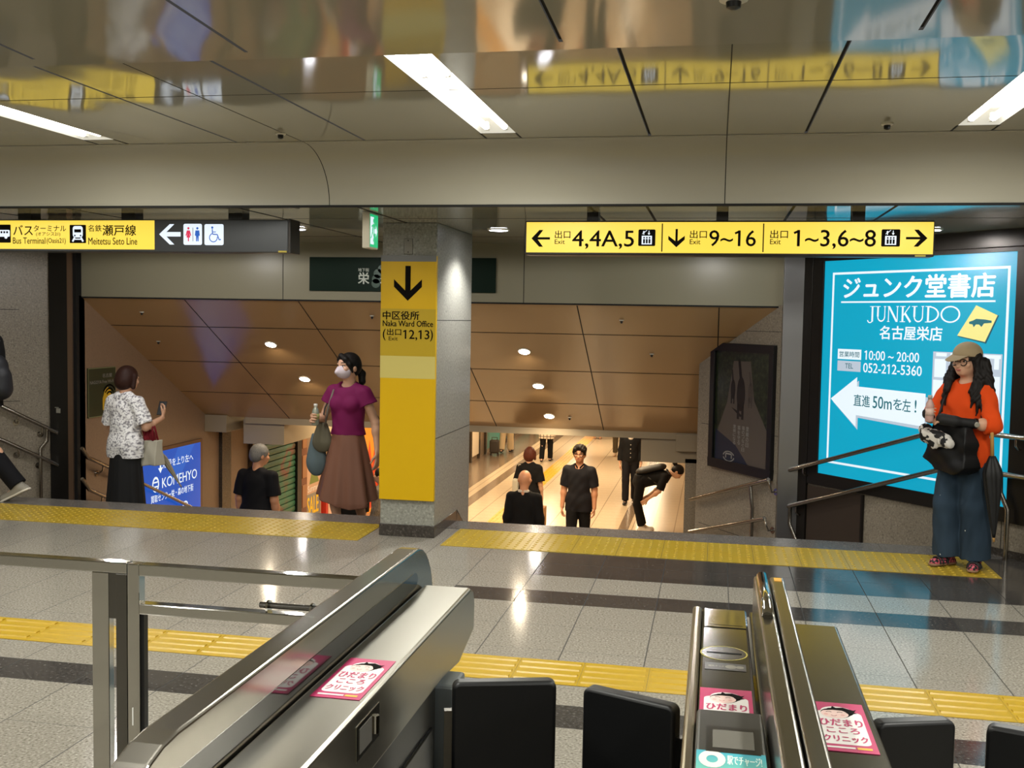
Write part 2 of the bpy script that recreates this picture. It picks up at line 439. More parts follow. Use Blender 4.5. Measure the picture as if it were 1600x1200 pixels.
def z2(y): return ZC + (3.955 - y) * T2
for a, c in zip(xs[:-1], xs[1:]):
    mid = (a + c) / 2; isl = any(abs(mid - s) < e for s in slots2)
    for (y0, y1) in ((-6, .9), (.9, 2.35), (2.35, 3.86), (3.86, 3.955)):
        b.mi = 1 if isl and y1 < 3.9 else 0; dz = .01 if b.mi else 0
        b.add([(a, y0, z2(y0) + dz), (a, y1, z2(y1) + dz), (c, y1, z2(y1) + dz), (c, y0, z2(y0) + dz)], [(0, 1, 2, 3)])
struct(b.build('ceiling_near', [M_ceil, M_black]))
# cove that turns the hall ceiling down to the beam
b = MB(); n = 14; prof = []
for i in range(n + 1):
    a = PI / 2 * i / n; prof.append((5.87 + .41 * math.sin(a), ZL + .012 + (ZC - ZL - .012) * math.cos(a)))
for (ya, za), (yb, zb) in zip(prof[:-1], prof[1:]): b.add([(-9.5, ya, za), (6.5, ya, za), (6.5, yb, zb), (-9.5, yb, zb)], [(0, 1, 2, 3)])
b.mi = 1
for x in (-7.2, -4.78, -2.38, .028, 2.43, 4.8):
    for (ya, za), (yb, zb) in zip(prof[:-1], prof[1:]):
        b.add([(x - .0025, ya - .0006, za - .0006), (x + .0025, ya - .0006, za - .0006), (x + .0025, yb - .0006, zb - .0006), (x - .0025, yb - .0006, zb - .0006)], [(0, 1, 2, 3)])
b.box((-9.5, 6.275, ZL - .001), (6.5, 6.30, ZL + .0125))
o = b.build('ceiling_cove', [M_cove, M_black], smooth=True); struct(o)
# low ceiling beyond the beam
b = MB(); slots3 = [-7.4, -6.0, -4.9, -4.2, -3.0, -2.2, -.76, -.42, .42, .98, 2.2]
b.add([(-9.5, 6.3, ZL), (-9.5, 9.5, ZL), (6.5, 9.5, ZL), (6.5, 6.3, ZL)], [(0, 1, 2, 3)])
b.mi = 1
for s_ in slots3: b.box((s_ - .008, 6.3, ZL - .0015), (s_ + .008, 9.37, ZL))
b.box((-9.5, 7.02, ZL - .001), (6.5, 7.026, ZL)); b.box((-9.5, 8.6, ZL - .001), (6.5, 8.606, ZL))
struct(b.build('ceiling_low', [M_ceil, M_black]))
# fascia above the stairs
b = MB(); b.box((-6.15, 9.37, 1.742), (.56, 9.5, ZL + .02)); b.mi = 1
for x in (-4.007, -1.707): b.box((x - .003, 9.3685, 1.742), (x + .003, 9.37, ZL))
b.box((-6.15, 9.372, 1.727), (.56, 9.45, 1.742))
struct(b.build('wall_fascia', [M_fascia, M_black]))
# sloping soffit over the stairs
SL = .537
def zs(y): return 1.735 - SL * (y - 9.37)
b = MB(); YE = 11.96
b.add([(-6.12, 9.38, zs(9.38)), (.62, 9.38, zs(9.38)), (.62, YE, zs(YE)), (-6.12, YE, zs(YE))], [(0, 1, 2, 3)])
b.mi = 1; nz = Vector((0, -SL, -1)).normalized() * .0015
def strip(x0, y0, x1, y1, wd):
    d = Vector((x1 - x0, y1 - y0, 0)); nn = Vector((-d.y, d.x, 0)).normalized() * wd
    P = [Vector((x0, y0, zs(y0))) + nn, Vector((x0, y0, zs(y0))) - nn, Vector((x1, y1, zs(y1))) - nn, Vector((x1, y1, zs(y1))) + nn]
    for p in P: p.z = zs(p.y)
    b.add([p + nz for p in P], [(0, 1, 2, 3)])
for y in (9.88, 10.6, 11.32): strip(-6.1, y, .6, y, .005)
for x in (-5.02, -3.86, -2.47, -1.225, .02): strip(x, 9.39, x, YE - .01, .005)
struct(b.build('ceiling_stair_soffit', [M_slope, M_black]))
# edge beam and stepped bulkheads where the soffit meets the concourse
ZE = zs(YE)
M_bulk = ceil_material('bulkhead panel', '998c76', .22, wave=.004, spec=.5)
struct(box('trim_soffit_edge', (-5.6, YE, ZE - .075), (-.15, YE + .25, ZE + .1), M_bulk))
struct(box('trim_bulkhead_right_lower', (-.80, 12.0, .0), (.3, 12.9, ZE + .1), M_bulk, bevel=.004))
struct(box('trim_bulkhead_right_upper', (-.41, 11.93, .14), (-.12, 12.0, ZE - .01), M_bulk, bevel=.004))
struct(box('trim_bulkhead_left_upper', (-6.1, 11.9, .155), (-5.815, 12.7, ZE + .02), M_bulk, bevel=.004))
struct(box('trim_bulkhead_left_lower', (-5.64, 12.0, .015), (-5.11, 14.4, ZE - .02), M_bulk, bevel=.004))
struct(box('ceiling_concourse', (-9.5, 12.25, .75), (4, 46, .95), mat('concourse ceiling', 'b9a98c', .5)))
# walls
def wallseg(name, A, B, z0, z1, m, t=.12, parent=None):
    A, B = Vector((*A, 0)), Vector((*B, 0)); d = (B - A).normalized(); nn = Vector((d.y, -d.x, 0)) * t
    return struct(MB().prism([(A.x, A.y, z0), (B.x, B.y, z0), (B.x, B.y, z1), (A.x, A.y, z1)], nn).build(name, m, parent))
RA, RB = Vector((.74, 9.3, 0)), Vector((2.85, 6.771, 0))          # splayed wall right of the stairs
rd = (RB - RA).normalized(); rn = Vector((-.768, -.641, 0))
LA, LB = Vector((-6.4, 9.3, 0)), Vector((-8.85, 6.364, 0))        # its mirror on the left
ld = (LB - LA).normalized(); ln = Vector((.768, -.641, 0))
wallseg('wall_right_splay', RB.xy, RA.xy, -1.2, ZL, M_granite, .12)
wallseg('wall_left_splay', LA.xy, LB.xy, -1.2, ZL, M_granite, .12)
wallseg('wall_right', (6.5, 6.77), (2.85, 6.77), -.01, ZC + .1, M_granite, .12)
wallseg('wall_left', (-8.85, 6.364), (-9.6, 6.364), -.01, ZC + .1, M_granite, .12)
struct(box('wall_side_left', (-9.62, -6, 0), (-9.5, 6.4, 2.9), M_wallbeige)); struct(box('wall_side_right', (6.5, -6, 0), (6.62, 6.9, 2.9), M_wallbeige))
struct(box('wall_back', (-9.6, -6.12, 0), (6.6, -6, 3.1), M_wallbeige))
DA, DB = Vector((.55, 9.33, 0)), Vector((-.15, 10.385, 0))
dd = (DB - DA).normalized(); dn = Vector((-dd.y * -1, dd.x, 0)); dn = Vector((-.833, -.553, 0))
wallseg('wall_stair_right', DA.xy, DB.xy, -2.0, 1.75, M_granite, .12)
wallseg('wall_stair_right_lower', DB.xy, (-.15, 12.02), -2.0, 1.3, M_granite, .12)
struct(box('wall_concourse_right_jamb', (-.30, 12.0, ZF2), (-.05, 12.2, .05), M_granite))
wallseg('wall_concourse_right', (-.30, 12.2), (-.42, 46), ZF2, .8, M_warmgranite, .12)
wallseg('wall_stair_left', (-6.1, 9.33), (-6.1, 13.1), -2.0, 1.75, M_warmgranite, -.12)
wallseg('wall_concourse_left', (-6.1, 13.1), (-6.1, 18.6), ZF2, .8, M_warmgranite, -.12)
wallseg('wall_concourse_left_far', (-5.8, 18.6), (-5.8, 46), ZF2, .8, mat('shop front wall', '8f7a62', .4), -.12)
struct(box('wall_concourse_end', (-9, 46, ZF2), (4, 46.1, .8), M_wallbeige))
struct(box('trim_dark_column', (-6.1, 12.28, ZF2), (-6.055, 12.53, .3), M_skirt))
# wall joints: thin dark gaps between the stone slabs
b = MB()
for z in (1.6, .72): b.obox(LA + ld * .28 + ln * .001 + Vector((0, 0, z)), ld * 3, ln * .001, (0, 0, .005))
for s_ in (2.17, 2.62): b.obox(RA + rd * s_ + rn * .001 + Vector((0, 0, 0)), rd * .005, rn * .001, (0, 0, 2.2))
for s_ in (1.42, 1.95): b.obox(RA + rd * s_ + rn * .001, rd * .004, rn * .001, (0, 0, .26))
for z in (1.52, .62, -.35): b.obox(DA + dn * .001 + Vector((0, 0, z)), dd * 1.2, dn * .001, (0, 0, .004))
struct(b.build('trim_stone_joints', M_black))
# skirtings of dark stone
b = MB(); b.obox(RA + rd * 1.66 + rn * .002, rd * 1.6, rn * .008, (0, 0, .055))
P0 = RA + rd * 1.66 + rn * .002
b.prism([P0 + Vector((0, 0, .055)), P0, P0 - rd * .55 + Vector((0, 0, -.28)), P0 - rd * .55 + Vector((0, 0, -.20))], rn * .008)
struct(b.build('baseboard_right', M_skirt))
b = MB(); b.obox(LA + ld * 1.66 + ln * .002, ld * 1.6, ln * .008, (0, 0, .055)); struct(b.build('baseboard_left', M_skirt))
# granite pillar between the two flights
b = MB(); b.box((-2.375, 7.335, -.6), (-1.968, 8.43, ZL)); 
struct(b.build('pillar', M_pillar, bevel=.006), 'grey granite pillar standing at the top of the stairs', 'pillar')
b = MB()
for z in (1.575, .72): b.box((-1.9685, 7.34, z), (-1.967, 8.42, z + .004))
struct(b.build('trim_pillar_joints', M_black))
b = MB(); b.box((-2.381, 7.327, 0.0005), (-1.962, 8.0, .088))
b.prism([(-1.962, 8.0, .088), (-1.962, 8.0, 0), (-1.962, 8.34, -.2), (-1.962, 8.34, -.11)], (-.008, 0, 0))
struct(b.build('baseboard_pillar', M_skirt, bevel=.003))
plate = thing('blank_plate', 'small grey metal blanking plate high on the granite pillar', 'plate', (-2.181, 7.33, 2.045))
MB().box((-2.213, 7.325, 2.045), (-2.15, 7.335, 2.158)).build('cover', mat('grey plate', '7d7a70', .4, metal=.4), plate, bevel=.003)
for z in (2.06, 2.143): MB().lathe((-2.181, 7.325, z), (0, -1, 0), [(.005, 0), (.005, .002)], 10).build('screw', M_frame, plate)
# metal columns at the stair mouth
b = MB(); b.box((.555, 9.27, -1.2), (.735, 9.42, ZL)); struct(b.build('trim_column_right', M_colsteel, bevel=.004))
b = MB(); b.box((-6.385, 9.27, -1.2), (-6.185, 9.42, ZL)); b.mi = 1; b.box((-6.185, 9.26, -1.2), (-6.135, 9.42, ZL)); b.mi = 2; b.box((-6.135, 9.28, -1.2), (-6.10, 9.42, ZL))
struct(b.build('trim_column_left', [M_column, mat('bronze trim', '7d6552', .35, metal=.4), M_black]))
# dark frame and brown service panel under the big poster
b = MB(); b.obox(RA + rn * .004 + Vector((0, 0, -.9)), rd * .105, rn * .03, (0, 0, 3.17)); b.obox(RA + rd * .105 + rn * .002 + Vector((0, 0, 2.15)), rd * 2.04, rn * .02, (0, 0, .12))
struct(b.build('trim_poster_recess', M_frame, bevel=.003))
b = MB(); b.obox(RA + rd * .11 + rn * .004 + Vector((0, 0, -.9)), rd * .595, rn * .014, (0, 0, 1.135)); struct(b.build('door_1', M_brown, bevel=.003), 'brown metal service panel under the teal poster', 'panel')
b = MB(); b.obox(RA + rd * .705 + rn * .004 + Vector((0, 0, -.9)), rd * .018, rn * .022, (0, 0, 1.14)); struct(b.build('trim_panel_edge', M_frame))

# ------------------------------------------------------------------ tactile paving
b = MB()
def warn(x0, x1):
    n = max(1, round((x1 - x0) / .3)); wd = (x1 - x0) / n
    for i in range(n):
        for j in range(2):
            X, Y = x0 + i * wd, 7.1 + j * .3
            b.box((X + .0015, Y + .0015, .0003), (X + wd - .0015, Y + .2985, .0035))
            for p in range(5):
                for q in range(5):
                    c = (X + wd * (p + .5) / 5, Y + .06 * (q + .5)); v = []; k = 8
                    for r_, z in ((.0125, .0035), (.009, .0078)): v += [(c[0] + r_ * math.cos(2 * PI * t / k), c[1] + r_ * math.sin(2 * PI * t / k), z) for t in range(k)]
                    b.add(v, [(t, (t + 1) % k, k + (t + 1) % k, k + t) for t in range(k)] + [tuple(range(k, 2 * k))])
warn(-1.86, 1.83); warn(-8.45, -2.465)
mt = mat('tactile warning yellow', 'b19222', .3); N = NT(mt)
N.l(N.mix(N.noise(3.2, 3.), lin('b08e1c'), lin('ab963a')), N.b.inputs['Base Color'])
o = b.build('floor_tactile_warning', mt); struct(o)
b = MB(); x = -8.955
while x < 5.5:
    b.box((x + .001, 4.5, .0003), (x + .299, 4.82, .002))
    for k in range(4):
        y = 4.535 + k * .075
        b.prism([(x + .012, y, .002), (x + .012, y + .036, .002), (x + .012, y + .028, .0075), (x + .012, y + .008, .0075)], (.276, 0, 0))
    x += .3
struct(b.build('floor_tactile_guide', M_yel))
b = MB(); y = 12.0
mly = mat('concourse tactile yellow', 'e0a318', .4)
while y < 40:
    b.box((-3.80, y, ZF2 + .0003), (-3.48, y + .297, ZF2 + .002))
    for k in range(4): b.box((-3.785 + k * .078, y + .01, ZF2 + .002), (-3.745 + k * .078, y + .287, ZF2 + .007))
    y += .3
struct(b.build('floor_tactile_concourse', mly))

# ------------------------------------------------------------------ ceiling fittings
LBL = {-3.575: 'twin tube fluorescent ceiling light, its lit end above the bus terminal sign', -1.19: 'twin tube fluorescent ceiling light nearest the yellow pillar sign', 1.255: 'twin tube fluorescent ceiling light above the teal poster side'}
for x in (-3.575, -1.19, 1.255):
    t = thing('ceiling_light', LBL[x], 'light', (x, 4.81, ZC), 'fluorescent lights in the hall ceiling')
    h = MB(); z0, z1 = ZC + .0005, ZC + .07; a, c, y0, y1 = x - .096, x + .096, 3.96, 5.673
    h.add([(a, y0, z0), (c, y0, z0), (c, y1, z0), (a, y1, z0), (a + .02, y0 + .05, z1), (c - .02, y0 + .05, z1), (c - .02, y1 - .05, z1), (a + .02, y1 - .05, z1)],
          [(4, 5, 6, 7), (0, 1, 5, 4), (1, 2, 6, 5), (2, 3, 7, 6), (3, 0, 4, 7)])
    h.build('reflector', E_refl, t)
    for dx in (-.05, 0, .05):
        if dx == 0: continue
        for (ya, yb) in ((4.0, 4.36), (4.40, 5.60)): MB().tube([(x + dx, ya, ZC + .022), (x + dx, yb, ZC + .022)], .0165, 10).build('tube', E_tube, t, smooth=True)
        MB().box((x + dx - .012, 4.362, ZC + .01), (x + dx + .012, 4.398, ZC + .05)).build('lamp_holder', M_white, t)
        MB().box((x + dx - .012, 5.602, ZC + .01), (x + dx + .012, 5.64, ZC + .05)).build('lamp_holder', M_white, t)
def detector(x, y, z, label, r=.03, group='small ceiling sensors'):
    t = thing('ceiling_sensor', label, 'sensor', (x, y, z), group)
    MB().lathe((x, y, z), (0, 0, -1), [(r, 0), (r, .006), (r * .8, .010)], 16).build('rim', mat('sensor rim', 'c9c4b4', .4), t, smooth=True)
    MB().lathe((x, y, z - .008), (0, 0, -1), [(r * .55, 0), (r * .5, .02), (r * .2, .026)], 14).build('head', M_blackplastic, t, smooth=True)
detector(-2.395, 5.56, ZC, 'small round sprinkler head in the ceiling above the granite pillar')
detector(.807, 5.58, ZC, 'small round sprinkler head in the ceiling between two right-hand slots')
detector(.025, 3.47, z2(3.47), 'dark ceiling sensor at the very top edge of the picture', .045)
for x, y, lb in ((-5.60, 9.615, 'sprinkler head on the stair soffit nearest the left wall, upper'), (-5.74, 10.18, 'sprinkler head on the stair soffit nearest the left wall, lower'), (-3.21, 9.613, 'sprinkler head on the stair soffit just left of the yellow pillar sign'),
                 (-.845, 9.616, 'sprinkler head high on the stair soffit under the exit sign'), (-.60, 10.21, 'sprinkler head on the stair soffit beside the dark cat poster'), (-1.576, 11.65, 'sprinkler head low on the stair soffit above the walking man')):
    detector(x, y, zs(y), lb, .022, 'sprinklers on the stair soffit')
def downlight(x, y, z, r, label, em, power, col, group, angle=120, tilt=None):
    bl = .12 if angle > 170 else .6
    t = thing('downlight', label, 'light', (x, y, z), group)
    sl = SL if tilt else 0
    n = Vector((0, -sl, -1)).normalized()
    MB().lathe((x, y, z), n, [(r * 1.0, -.002), (r * 1.22, .0), (r * 1.2, .006), (r, .008)], 24).build('trim_ring', mat('downlight ring', 'cfc6b2', .35), t, smooth=True)
    MB().lathe(Vector((x, y, z)) + n * .0082, n, [(r, 0), (r * .97, .001)], 24).build('lens', em, t)
    spot('downlight_lamp', Vector((x, y, z)) + n * .03, power, col, angle, bl)
G = 'downlights over the stairs'
downlight(-1.642, 7.9, ZL, .07, 'round white downlight in the low ceiling right of the granite pillar', E_downcool, 95, (1, .97, .95), G, 124)
downlight(-3.231, 7.81, ZL, .07, 'round white downlight in the low ceiling behind the left sign end', E_downcool, 42, (1, .97, .95), G, 179)
for x, lb in ((-4.82, 'added downlight in the low ceiling, unseen above the left hanging sign'), (-.05, 'added downlight in the low ceiling, unseen behind the middle of the yellow exit sign'), (1.45, 'added downlight in the low ceiling, unseen behind the right end of the yellow exit sign')): downlight(x, 7.85, ZL, .07, lb, E_downcool, 14 if x > 1 else 42, (1, .97, .95), G, 179)  # added wide-beam lamps, unseen behind the signs, to brighten the fascia
for x, y, lb, em in ((-4.49, 10.196, 'upper of two downlights on the soffit left of the pillar', E_down), (-4.414, 10.927, 'lower of two downlights on the soffit left of the pillar', E_downcool),
                 (-1.846, 10.22, 'topmost of three downlights on the soffit right of the pillar', E_down), (-1.817, 10.931, 'middle one of three downlights on the soffit right of the pillar', E_downcool), (-1.805, 11.637, 'lowest of three downlights on the soffit right of the pillar', E_down)):
    downlight(x, y, zs(y), .055, lb, em, 34, (1, .80, .55), G, 165, True)

# ------------------------------------------------------------------ hanging signs
X3, Z3, NY = (1, 0, 0), (0, 0, 1), (0, -1, 0)
def lift_icon(A, r):
    A.next(); x0, y0, x1, y1 = r; W, H = x1 - x0, y1 - y0
    A.rrect(r, .008, M_ink, 2, 'pictogram'); p = lambda a, c: (x0 + a * W, y0 + c * H)
    A.rect((*p(.2, .1), *p(.8, .62)), E_white, 3, 'pictogram')
    for k in (.34, .5, .66):
        A.disc(p(k, .5), W * .05, M_ink, 4); A.rect((*p(k - .055, .16), *p(k + .055, .42)), M_ink, 4, 'pictogram')
    A.poly([p(.32, .92), p(.24, .82), p(.40, .82)], E_white, 3, 'pictogram'); A.line([p(.32, .82), p(.32, .68)], W * .04, E_white, 3)
    A.poly([p(.62, .66), p(.54, .78), p(.70, .78)], E_white, 3, 'pictogram'); A.line([p(.62, .76), p(.62, .92)], W * .04, E_white, 3)
    A.line([p(.22, .72), p(.5, .95)], W * .03, E_white, 3)
sg = thing('hanging_sign', 'long lit yellow exit sign with black numbers hanging right of the pillar', 'sign', (.02, 6.67, 2.0))
MB().box((-1.203, 6.61, 2.003), (1.2475, 6.76, 2.216)).build('housing', M_frame, sg, bevel=.006)
A = Art((0, 6.61, 0), X3, Z3, NY)
A.rect((-1.193, 2.018, 1.240, 2.207), E_yel, 1, 'light_panel')
bo = .02
A.arrow((-1.160, 2.053, -1.042, 2.158), 'L', M_ink); A.arrow((-.305, 2.053, -.205, 2.165), 'D', M_ink); A.arrow((1.086, 2.062, 1.207, 2.162), 'R', M_ink)
for r in ((-1.0108, 2.1059, -.9134, 2.1547), (-.1735, 2.1085, -.0722, 2.1571), (.3055, 2.1094, .4089, 2.1591)): A.text('出口', r, M_ink)
for r in ((-1.0117, 2.0709, -.9479, 2.0988), (-.1739, 2.0723, -.1096, 2.1019), (.3054, 2.0737, .3678, 2.1046)): A.text('Exit', r, M_ink)
A.text('4,4A,5', (-.9004, 2.0407, -.5162, 2.155), M_ink, bold=bo); A.text('9~16', (-.0563, 2.061, .2206, 2.157), M_ink, bold=bo); A.text('1~3,6~8', (.4427, 2.046, .9161, 2.160), M_ink, bold=bo)
for x in (-.343, .265): A.rect((x - .0035, 2.026, x + .0035, 2.198), M_ink, 2, 'divider')
lift_icon(A, (-.489, 2.060, -.384, 2.162)); lift_icon(A, (.9475, 2.062, 1.0534, 2.164))
A.build(sg)
for x in (-.778, .018, .818): MB().box((x - .036, 6.63, 2.216), (x + .036, 6.74, ZL)).build('hanger', M_blackplastic, sg)
MB().box((1.14, 6.606, 2.004), (1.20, 6.6095, 2.013)).build('tag_plate', mat('yellow tag', 'b9a524', .4), sg)

sg = thing('hanging_sign', 'long lit sign for bus terminal, rail line and restrooms hanging left', 'sign', (-4.2, 6.67, 2.0))
MB().box((-6.3, 6.61, 2.007), (-2.79, 6.76, 2.226)).build('housing', M_gunmetal, sg, bevel=.006)
MB().box((-2.79, 6.605, 2.004), (-2.772, 6.765, 2.229)).build('end_cap', M_frame, sg, bevel=.003)
MB().box((-2.859, 6.606, 2.0085), (-2.800, 6.6095, 2.020)).build('tag_plate', mat('yellow tag', 'b9a524', .4), sg)
A = Art((0, 6.61, 0), X3, Z3, NY)
A.rect((-6.25, 2.024, -3.752, 2.22), E_yel, 1, 'light_panel')
A.next(); A.rrect((-4.985, 2.0665, -4.8427, 2.192), .006, M_ink, 2, 'pictogram'); A.rrect((-4.975, 2.108, -4.850, 2.155), .008, E_white, 3, 'pictogram')
for k in range(5): A.rect((-4.965 + k * .022, 2.132, -4.951 + k * .022, 2.146), M_ink, 4, 'pictogram')
for x in (-4.945, -4.88): A.disc((x, 2.106), .012, E_white, 3)
A.text('バス', (-4.8222, 2.119, -4.6718, 2.188), M_ink, bold=.03); A.text('ターミナル', (-4.6639, 2.1453, -4.4153, 2.187), M_ink); A.text('(オアシス21)', (-4.6459, 2.110, -4.46, 2.140), M_ink)
A.text('Bus Terminal', (-4.8263, 2.060, -4.5755, 2.1026), M_ink); A.text('(Oasis21)', (-4.5648, 2.0554, -4.4193, 2.099), M_ink)
A.next(); A.rrect((-4.388, 2.0655, -4.2638, 2.190), .005, M_ink, 2, 'pictogram'); A.rrect((-4.364, 2.104, -4.288, 2.182), .018, E_white, 3, 'pictogram'); A.rect((-4.352, 2.138, -4.300, 2.160), M_ink, 4, 'pictogram')
for x in (-4.348, -4.304): A.disc((x, 2.117), .006, M_ink, 4)
A.line([(-4.350, 2.103), (-4.366, 2.076)], .013, E_white, 3); A.line([(-4.302, 2.103), (-4.286, 2.076)], .013, E_white, 3); A.line([(-4.352, 2.092), (-4.300, 2.092)], .008, E_white, 3)
A.text('名鉄', (-4.2469, 2.1448, -4.1459, 2.1895), M_ink); A.text('瀬戸線', (-4.1385, 2.1167, -3.8891, 2.1895), M_ink, bold=.03); A.text('Meitetsu Seto Line', (-4.2461, 2.056, -3.8806, 2.1037), M_ink)
A.next(); A.poly([(-3.7179, 2.127), (-3.640, 2.195), (-3.606, 2.195), (-3.664, 2.142), (-3.5598, 2.142), (-3.5598, 2.112), (-3.664, 2.112), (-3.606, 2.058), (-3.640, 2.058)], E_white, 2, 'arrow')
A.next(); A.rrect((-3.5394, 2.056, -3.4044, 2.197), .012, E_white, 2, 'pictogram'); A.rrect((-3.387, 2.055, -3.2488, 2.195), .012, E_white, 2, 'pictogram')
mr, mb_ = mat('pictogram red', 'd8234e', .4, emit=.9), mat('pictogram blue', '1458b8', .4, emit=.9)
A.disc((-3.503, 2.167), .008, mr, 3); A.poly([(-3.514, 2.153), (-3.492, 2.153), (-3.482, 2.118), (-3.489, 2.116), (-3.496, 2.135), (-3.489, 2.105), (-3.499, 2.105), (-3.499, 2.08), (-3.507, 2.08), (-3.507, 2.105), (-3.517, 2.105), (-3.510, 2.135), (-3.517, 2.116), (-3.524, 2.118)], mr, 3, 'pictogram')
A.rect((-3.4725, 2.08, -3.4690, 2.172), M_gunmetal, 3, 'pictogram')
A.disc((-3.438, 2.167), .008, mb_, 3); A.poly([(-3.452, 2.153), (-3.424, 2.153), (-3.420, 2.118), (-3.428, 2.116), (-3.429, 2.080), (-3.436, 2.080), (-3.438, 2.11), (-3.440, 2.080), (-3.447, 2.080), (-3.448, 2.116), (-3.456, 2.118)], mb_, 3, 'pictogram')
A.next(); A.disc((-3.330, 2.172), .008, mb_, 3); A.line([(-3.330, 2.162), (-3.328, 2.128), (-3.294, 2.126), (-3.280, 2.090), (-3.268, 2.094)], .007, mb_, 3); A.line([(-3.328, 2.143), (-3.304, 2.143)], .005, mb_, 3)
A.arc((-3.322, 2.105), .028, .006, 110, 370, mb_, 3)
A.build(sg)
for x in (-5.6, -4.75, -3.96, -3.175): MB().box((x - .05, 6.63, 2.226), (x + .05, 6.74, ZL)).build('hanger', M_blackplastic, sg)

ex = thing('exit_sign', 'green lit emergency exit sign with running figure on the low ceiling', 'sign', (-2.2, 6.64, 2.03))
MB().box((-2.250, 6.52, 2.035), (-2.200, 6.70, ZL - .002)).build('housing', mat('exit sign case', 'c3bda9', .5), ex, bevel=.006)
A = Art((-2.200, 0, 0), (0, 1, 0), (0, 0, 1), (1, 0, 0))
A.rect((6.528, 2.045, 6.692, 2.255), E_green, 1, 'light_panel')
A.rect((6.535, 2.062, 6.605, 2.238), E_white, 2, 'pictogram')
A.disc((6.60, 2.215), .014, E_green, 3); A.line([(6.595, 2.195), (6.575, 2.145)], .022, E_green, 3); A.line([(6.595, 2.19), (6.625, 2.165)], .01, E_green, 3); A.line([(6.592, 2.19), (6.555, 2.175)], .01, E_green, 3); A.line([(6.577, 2.145), (6.605, 2.11), (6.59, 2.08)], .012, E_green, 3); A.line([(6.575, 2.145), (6.555, 2.11), (6.54, 2.10)], .012, E_green, 3)
A.poly([(6.675, 2.15), (6.645, 2.19), (6.645, 2.165), (6.62, 2.165), (6.62, 2.135), (6.645, 2.135), (6.645, 2.11)], E_white, 2, 'pictogram')
A.build(ex)

# yellow sign on the pillar
sg = thing('pillar_sign', 'tall yellow sign with black down arrow fixed to the granite pillar', 'sign', (-2.17, 7.32, .27))
MB().box((-2.374, 7.3, .272), (-1.963, 7.334, 2.034)).build('board', M_ylw_sign, sg, bevel=.003)
A = Art((0, 7.3, 0), X3, Z3, NY)
A.rect((-2.374, 1.992, -1.963, 2.034), mat('sign grey cap', '6f7070', .4), 1, 'cap_strip')
A.rect((-2.374, 1.316, -1.963, 1.655), M_ylw_dull, 1, 'dull_panel'); A.rect((-2.374, 1.156, -1.963, 1.316), M_ylw_pale, 1, 'pale_panel')
A.poly([(-2.172, 1.712), (-2.276, 1.812), (-2.276, 1.866), (-2.192, 1.786), (-2.192, 1.961), (-2.152, 1.961), (-2.152, 1.786), (-2.068, 1.866), (-2.068, 1.812)], M_ink, 2, 'arrow')
A.text('中区役所', (-2.3565, 1.5767, -2.0868, 1.6371), M_ink, bold=.05); A.text('Naka Ward Office', (-2.3559, 1.5282, -1.9832, 1.5703), M_ink, bold=.05)
A.text('(', (-2.3551, 1.4257, -2.3351, 1.5085), M_ink); A.text('出口', (-2.3237, 1.464, -2.2185, 1.5117), M_ink, bold=.04); A.text('Exit', (-2.3107, 1.4271, -2.2437, 1.4547), M_ink)
A.text('12,13', (-2.204, 1.43, -2.0095, 1.5038), M_ink, bold=.03); A.text(')', (-2.0029, 1.4257, -1.9831, 1.5105), M_ink)
A.build(sg)

# dark green station board on the fascia
sg = thing('station_board', 'dark green board with white station lettering on the fascia behind the pillar', 'sign', (-2.85, 9.36, 1.825))
MB().box((-3.738, 9.352, 1.825), (-1.963, 9.3685, 2.138)).build('board', M_dgreen, sg, bevel=.002)
A = Art((0, 9.352, 0), X3, Z3, NY)
mw = mat('board lettering', 'b9bfb2', .5)
A.text('地下街', (-3.261, 2.006, -3.156, 2.038), mw); A.text('栄', (-3.26, 1.893, -3.155, 1.998), mw, bold=.05)
A.text('森', (-3.045, 1.89, -2.92, 2.03), mw, bold=.05)
for c in ((-3.085, 1.94), (-3.07, 1.99), (-3.03, 2.03), (-3.09, 1.90)): A.disc(c, .042, M_bgreen, 1.2)
A.build(sg)

# ------------------------------------------------------------------ bookshop poster on the splayed wall
ps = thing('lightbox_poster', 'big lit teal bookshop poster with white arrow on the splayed wall', 'poster', RA + rd * 1.1 + Vector((0, 0, .3)))
F0, F1, FZ0, FZ1 = .225, 2.0, .352, 2.115
b = MB()
o_ = RA + rn * .004
b.obox(o_ + rd * .11 + Vector((0, 0, .25)), rd * 2.03, rn * .026, (0, 0, FZ0 - .25)); b.obox(o_ + rd * .11 + Vector((0, 0, FZ1)), rd * 2.03, rn * .026, (0, 0, .03))
b.obox(o_ + rd * .11 + Vector((0, 0, FZ0)), rd * (F0 - .11), rn * .026, (0, 0, FZ1 - FZ0)); b.obox(o_ + rd * F1 + Vector((0, 0, FZ0)), rd * .14, rn * .026, (0, 0, FZ1 - FZ0))
b.build('frame', M_frame, ps, bevel=.002)
MB().obox(o_ + rd * F0 + Vector((0, 0, FZ0)), rd * (F1 - F0), rn * .012, (0, 0, FZ1 - FZ0)).build('light_panel', E_teal, ps)
A = Art(RA + rn * .016, rd, (0, 0, 1), rn, .0006)
for r in ((.315, 2.0, 1.945, 2.018), (.315, .452, 1.945, .47), (.315, .452, .335, 2.018), (1.925, .452, 1.945, 2.018)): A.rect(r, E_pwhite, 2, 'border')
A.text('ジュンク堂書店', (.437, 1.805, 1.828, 1.975), E_pwhite, 2, bold=.06)
A.rect((.415, 1.770, 1.838, 1.783), E_pwhite, 2, 'border')
